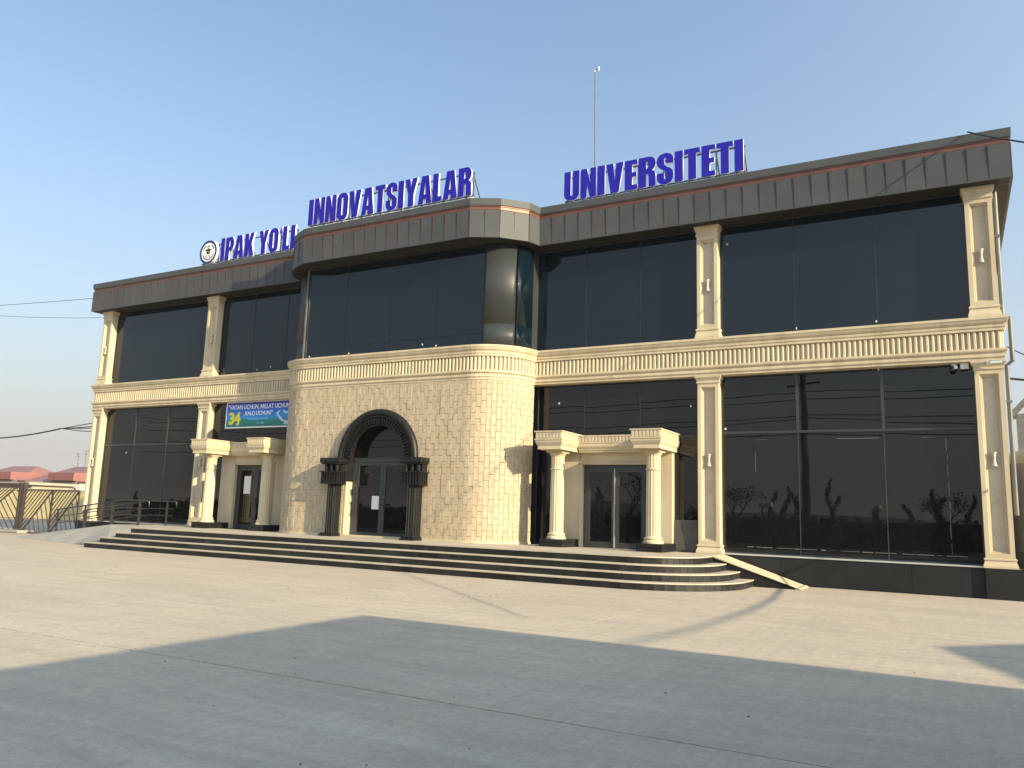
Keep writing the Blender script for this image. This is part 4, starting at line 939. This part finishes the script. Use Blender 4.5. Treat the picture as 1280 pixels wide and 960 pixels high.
# yellow wall and houses
YW = noisy('yellow_plaster',(0.62,0.52,0.27),(0.54,0.45,0.24),.6,.9,.1)
yw = empty('boundary_wall', (-45,16,0), 'long pale yellow wall behind the brown fence', 'wall')
MB().box(-75,24.0,-.15,.15,0,2.15).build('wall', YW, yw); MB().box(-75,24.0,-.2,.2,2.15,2.28).build('coping', noisy('wall_cap',(0.68,0.62,0.42),(0.6,0.55,0.38),2,.8), yw)
ROOF = noisy('red_roof_sheet',(0.23,0.12,0.105),(0.20,0.10,0.09),.8,.55,.1,20); ROOF2 = noisy('bright_red_roof',(0.25,0.105,0.09),(0.22,0.09,0.08),.8,.5,.1,20)
EAVE = noisy('eave_board',(0.34,0.29,0.24),(0.28,0.24,0.2),2,.8)
def house(cx,cy,w_,d_,he,hr,label,rm,gable=None):
    H = empty('house', (cx,cy,0), label, 'house')
    MB().box(-w_/2,w_/2,-d_/2,d_/2,0,he).build('wall', noisy('house_wall',(0.50,0.44,0.36),(0.42,0.37,0.30),1,.9), H)
    o = .6; x0,x1,y0,y1 = -w_/2-o,w_/2+o,-d_/2-o,d_/2+o; k = d_/2*.9
    rf = MB(); rf._add([(x0,y0,he),(x1,y0,he),(x1,y1,he),(x0,y1,he),(x0+k,0,he+hr),(x1-k,0,he+hr)],[(0,1,5,4),(1,2,5),(2,3,4,5),(3,0,4),(0,3,2,1)])
    rf = rf.build('roof', rm, H); MB().box(x0,x1,y0-.03,y0,he-.28,he+.0).build('eaves', EAVE, H)
    if gable is not None:
        g_ = gable; MB()._add([],[]) ; gb = MB(); gb._add([(g_-2.2,y0-.4,he+.05),(g_+2.2,y0-.4,he+.05),(g_+2.2,y0-.4,he+hr*.5),(g_-2.2,y0-.4,he+hr*.5),(g_-2.2,y0+3,he+hr*.55),(g_+2.2,y0+3,he+hr*.55),(g_-2.2,y0+3,he+.05),(g_+2.2,y0+3,he+.05)],[(0,1,2,3),(3,2,5,4),(0,3,4,6),(1,7,5,2)])
        gb.build('dormer', ROOF2, rf)
    for i in range(4):
        x = -w_/2+w_*(i+.5)/4; f = MB().box(x-.8,x+.8,-d_/2-.06,-d_/2+.02,he-2.0,he-.6).build('window', WHITE, H); MB().box(x-.68,x+.68,-d_/2-.075,-d_/2-.061,he-1.9,he-.7).build('pane', GLASS, f)
    return H
house(-78.3,33,9.6,6.5,3.4,1.75,'house with wide faded red hipped roof at the far left',ROOF,2.6)
house(-68.6,34,8.2,6.5,3.4,1.75,'red roofed house next to the building corner, behind the yellow wall',ROOF,2.4)
house(-92,35,15,9,3.2,1.6,'red roofed house partly cut by the left picture edge',ROOF2)
sh = empty('shed', (-62.5,24,0), 'low shed with white roof edge in front of the red roofed houses', 'shed')
MB().box(-5,4.5,-2,2,0,2.75).build('wall', noisy('shed_wall',(0.33,0.29,0.23),(0.27,0.24,0.19),2,.9), sh); MB().box(-5.4,4.9,-2.5,2.3,2.75,2.98).build('roof', EAVE, sh)
MB().box(-4.2,-.5,-2.56,-2.51,2.72,3.0).build('fascia_board', WHITE, sh)
sh2 = empty('shed', (-72,25,0), 'brown shed with pale fascia left of the white edged shed', 'shed')
MB().box(-2,3,-2,2,0,2.6).build('wall', noisy('shed_wall_brown',(0.36,0.22,0.15),(0.28,0.18,0.13),2,.9), sh2); MB().box(-2.3,3.3,-2.3,2.3,2.6,2.8).build('roof', EAVE, sh2)
for k,(x,h_) in enumerate(((-68.6,2.0),(-67.3,2.3),(-66.2,1.5))):
    a_ = empty('tv_antenna', (x,33,4.6), ('left','middle','right')[k]+' of the three thin aerials between the red roofs', 'aerial', 'roof aerials')
    MB().tube([(0,0,0),(0,0,h_)],.035,6).build('pole', STEEL, a_); MB().bar((-.5,0,h_-.1),(.5,0,h_-.1),.04).bar((-.35,0,h_-.4),(.35,0,h_-.4),.04).build('crossbar', STEEL, a_)
# ------------------------------------------------------------------ gatehouses behind the viewer (their shadows lie on the yard)
def hut(name,label,x0,x1,y0,y1,h,ov=.35):
    H = empty(name,(x0,y0,0),label,'building')
    def ad(mb,nm,m): o = mb.build(nm,m,H); o.location = (-x0,-y0,0)
    ad(MB().box(x0+ov,x1-ov,y0+ov,y1-ov,0,h-.25),'wall',noisy('hut_wall',(0.42,0.36,0.27),(0.36,0.31,0.23),1,.9)); ad(MB().box(x0,x1,y0,y1,h-.25,h),'roof',COPING)
    ad(MB().box(x0+ov-.03,x0+ov,y0+2,y0+3.2,1,2.3),'window',GLASS); ad(MB().box(x0+ov-.03,x0+ov,y0+4,y0+5,0,2.1),'door',FRAME)
    return H
HH = 4.3; off = HH/math.tan(R(SUN_EL)); ox, oy = off*math.sin(R(SUN_AZ)), -off*math.cos(R(SUN_AZ))
GX, GY = 7.9+ox, -11.75+oy
hut('gatehouse','beige flat roofed gatehouse beside the yard entrance',GX,GX+9,GY-9,GY,HH)
kh = 4.6; off2 = kh/math.tan(R(SUN_EL)); tx, ty = 15.5+off2*math.sin(R(SUN_AZ)), -9.1-off2*math.cos(R(SUN_AZ))
kb = empty('kiosk', (tx,ty,0), 'beige wedge shaped kiosk with flat roof across the yard', 'kiosk')
kp = [(0,0),(2.1,-5.3),(6.5,-3.5),(7.5,3.0),(4.6,5.0)]
MB().prism([(x*.94+.2,y*.94) for x,y in kp],0,kh-.3).build('wall', noisy('kiosk_wall', (0.4,0.36,0.3),(0.35,0.31,0.25),1,.9), kb)
MB().prism(kp,kh-.3,kh).build('roof', COPING, kb); MB().box(2.6,3.7,2.35,2.4,0,.01).build('doorstep', TREAD, kb)
# ------------------------------------------------------------------ planting and poles that the glass mirrors
BARK = noisy('bark',(0.07,0.055,0.04),(0.04,0.032,0.025),8,.9,.4,30); LEAF = noisy('juniper_leaf',(0.045,0.065,0.03),(0.03,0.045,0.022),5,.8,.3,20)
hd = MB()
for i in range(2600):
    x = random.uniform(-60,60); y = -34+random.uniform(-.6,.6); z = random.uniform(.05,1.85+.12*math.sin(x*.9)+.08*math.sin(x*2.7)); s_ = random.uniform(.12,.34)
    a,b_ = random.uniform(0,6.3),random.uniform(-1,1); u = Vector((math.cos(a),math.sin(a),b_))*s_; v = Vector((-math.sin(a),math.cos(a),random.uniform(-1,1)))*s_
    p = Vector((x,y,z)); hd._add([p-u,p-v,p+u,p+v],[(0,1,2,3)])
hd.box(-60,60,-34.35,-33.65,0,1.66)
tag(hd.build('hedge', LEAF, None),'long dark clipped hedge along the far side of the road','hedge')
def topiary(x,y,h,ph,label):
    T = empty('topiary_shrub',(x,y,0),label,'shrub','twisted topiary shrubs by the road')
    pts = [Vector((.22*math.sin(ph+z*2.6)*min(1,z),.22*math.cos(ph+z*2.6)*min(1,z),z*h/3.0)) for z in [i*.12 for i in range(26)]]
    MB().tube(pts,.10,8,r1=.03).build('trunk', BARK, T)
    f = MB()
    for i in range(420):
        t = random.random(); p = pts[int(t*24)+1]; rr = (.30-.2*t)*random.random()**.5; a = random.uniform(0,6.3); c_ = p+Vector((rr*math.cos(a),rr*math.sin(a),random.uniform(-.1,.1)))
        s_ = random.uniform(.05,.1); u = Vector((random.uniform(-1,1),random.uniform(-1,1),random.uniform(-1,1)))*s_; v = u.cross(Vector((.3,.5,.8)))*1.2; f._add([c_-u,c_-v,c_+u,c_+v],[(0,1,2,3)])
    f.build('foliage', LEAF, T)
def refl(px, D):      # x position of something D metres behind the glass plane that mirrors at pixel column px
    d = fw+((px-640)/1001.67)*r2+((480-650)/1001.67)*u2; yv = .3+D; t = (yv+21.706)/d.y; return 15.822+t*d.x, .3-D
for k,(px,h,lb) in enumerate(((967,3.1,'twisted topiary shrub next to the left pair of globe lamps'),(982,3.4,'tall twisted topiary shrub second from the globe lamps'),(992,3.0,'twisted topiary shrub third from the globe lamps'),(1000,2.8,'low topiary shrub close to the foot of the utility pole'),
    (1040,3.9,'tallest twisted topiary shrub, right of the utility pole'),(1046,3.0,'topiary shrub paired with the tallest one'),(1090,2.2,'small topiary shrub beside the lone globe lamp'),(1135,2.5,'solitary wavy topiary shrub mirrored in the right hand pane'),(1172,3.3,'twisted topiary shrub with a thin bare tree behind it'),(1180,2.9,'topiary shrub just right of the thin bare tree'),
    (1215,3.0,'last topiary shrub of the row, at the right end'),(745,2.9,'topiary shrub mirrored in the left leaf of the right door'),(752,3.2,'taller topiary shrub mirrored beside the right door mullion'),(120,2.6,'topiary shrub mirrored at the far left window'),(170,2.4,'lower topiary shrub mirrored in the left window'))):
    x,y = refl(px,31+(k%3)*.7); topiary(x,y,h*1.12,k*1.3,lb)
def lamp(px,D,h,lb):
    x,y = refl(px,D); T = empty('garden_lamp',(x,y,0),lb,'lamp post','garden lamp posts by the road')
    MB().tube([(0,0,0),(0,0,h)],.06,8,r1=.04).build('pole', BLACK, T); MB().lathe([(.05,h),(.2,h+.1),(.24,h+.22),(.18,h+.38),(.04,h+.44)],0,0,14).build('globe', WHITE, T, smooth=True)
for px,lb in ((953,'globe lamp post at the left of the close pair by the road'),(962,'globe lamp post at the right of the close pair by the road'),(1098,'lone globe lamp post right of the utility pole'),(310,'globe lamp post mirrored in the left portico door')): lamp(px,29,2.3,lb)
x,y = refl(1008,34); UP = empty('utility_pole',(x,y,0),'tall dark utility pole across the road','pole')
MB().tube([(0,0,0),(.05,0,5),(-.1,0,11.5)],.30,12,r1=.17).build('pole', BARK, UP); MB().bar((-1.1,0,10.6),(1.0,0,10.7),.12).build('crossarm', BARK, UP)
for k,(za,zb_,s_) in enumerate(((10.7,10.2,.7),(10.3,9.7,.6),(9.5,8.6,.9),(8.2,8.4,1.0),(7.0,7.4,.5))):
    cable([(x-70,y-2,za),(x,y-.2,zb_),(x+50,y+3,za+.4)],.035,('highest','second highest','middle','second lowest','lowest')[k]+' of the five wires strung along the road',20,s_)
def bare_tree(x,y,h,label,seed):
    rnd = random.Random(seed); T = empty('bare_tree',(x,y,0),label,'tree'); m_ = MB(); lf = MB()
    def br(p,d,l,r,dep):
        q = p+d*l; mid = p+d*l*.5+Vector((rnd.uniform(-.1,.1),rnd.uniform(-.1,.1),0))*l*.4
        m_.tube([p,mid,q],r,6,r1=r*.6)
        if dep == 0:
            for _ in range(5):
                c_ = q+Vector((rnd.uniform(-.3,.3),rnd.uniform(-.3,.3),rnd.uniform(-.3,.3))); u = Vector((rnd.uniform(-1,1),rnd.uniform(-1,1),rnd.uniform(-1,1)))*.07; v = u.cross(Vector((.3,.5,.8))); lf._add([c_-u,c_-v,c_+u,c_+v],[(0,1,2,3)])
            return
        for k in range(3):
            nd = (d+Vector((rnd.uniform(-.9,.9),rnd.uniform(-.9,.9),rnd.uniform(-.2,.6)))).normalized(); br(q,nd,l*rnd.uniform(.6,.8),r*.55,dep-1)
    br(Vector((0,0,0)),Vector((.03,0,1)),h*.33,.11,4)
    m_.build('trunk', BARK, T); lf.build('crown', LEAF, T)
for px,D,h,lb,sd_ in ((918,30,4.2,'small bare tree left of the utility pole, across the road',3),(788,26,4.8,'bare branching tree mirrored in the right door',5),(470,24,5.0,'bushy bare tree mirrored in the arched door',8),(1177,30,3.6,'thin bare tree at the right end of the shrub row',11),(845,32,3.2,'low bare tree between the two larger bare trees',12)):
    x,y = refl(px,D); bare_tree(x,y,h,lb,sd_)
# far ridge behind the viewer
rg = MB(); n = 60; vs = []
for i in range(n+1):
    a = R(180+180*i/n); rr = 900; hgt = 10+9*math.sin(i*.35)+5*math.sin(i*.9+1); vs += [(rr*math.cos(a),rr*math.sin(a),-2),((rr+160)*math.cos(a),(rr+160)*math.sin(a),max(3,hgt)),((rr+400)*math.cos(a),(rr+400)*math.sin(a),-2)]
rg._add(vs,[(i*3+k,(i+1)*3+k,(i+1)*3+k+1,i*3+k+1) for i in range(n) for k in range(2)])
tag(rg.build('hills', noisy('far_scrub',(0.05,0.048,0.042),(0.035,0.034,0.03),.02,.95), None, smooth=True), kind='structure')
# small litter on the concrete
for k,(x,y) in enumerate(((4.6,-9.3),(9.6,-15.0),(13.4,-14.2))):
    o = MB().lathe([(.006,0),(.016,.004),(.014,.012),(.005,.015)],0,0,6).build('pebble', RAMPC, None, loc=(x,y,.0)); tag(o,('pebble lying on the sunlit concrete left of centre','pebble in the shade on the near concrete','pebble in the shade at the right of the yard')[k],'pebble')
lt = MB(); rl = random.Random(21)
for i in range(130):
    x,y = rl.uniform(-14,16.5),rl.uniform(-15.5,-4.8)
    if i < 70: x,y = 6.2+rl.gauss(0,1.6),-8.2+rl.gauss(0,1.2)
    if i > 110: x,y = rl.uniform(6,13),rl.uniform(-18.5,-15)
    a = rl.uniform(0,6.3); k = rl.uniform(.008,.022); u = Vector((math.cos(a),math.sin(a),.1))*k; v = Vector((-math.sin(a),math.cos(a),.25))*k*.6
    c_ = Vector((x,y,.006)); lt._add([c_-u,c_-v,c_+u,c_+v,c_+Vector((0,0,.006))],[(0,1,4),(1,2,4),(2,3,4),(3,0,4)])
tag(lt.build('litter', noisy('dead_leaf',(0.12,0.085,0.05),(0.06,0.045,0.03),9,.9), None), kind='stuff', label='scattered grit and dead leaf crumbs on the concrete', cat='litter')
hm = bpy.data.materials.new('dusty_air'); hm.use_nodes = True; N = hm.node_tree.nodes; N.remove(N['Principled BSDF'])
pv = N.new('ShaderNodeVolumePrincipled'); pv.inputs['Color'].default_value = (0.93,0.88,0.87,1); pv.inputs['Density'].default_value = 0.0002; pv.inputs['Anisotropy'].default_value = 0.0
hm.node_tree.links.new(pv.outputs[0], N['Material Output'].inputs['Volume'])
tag(MB().box(-2600,2600,-2600,2600,-3.2,32).build('haze', hm), kind='stuff')
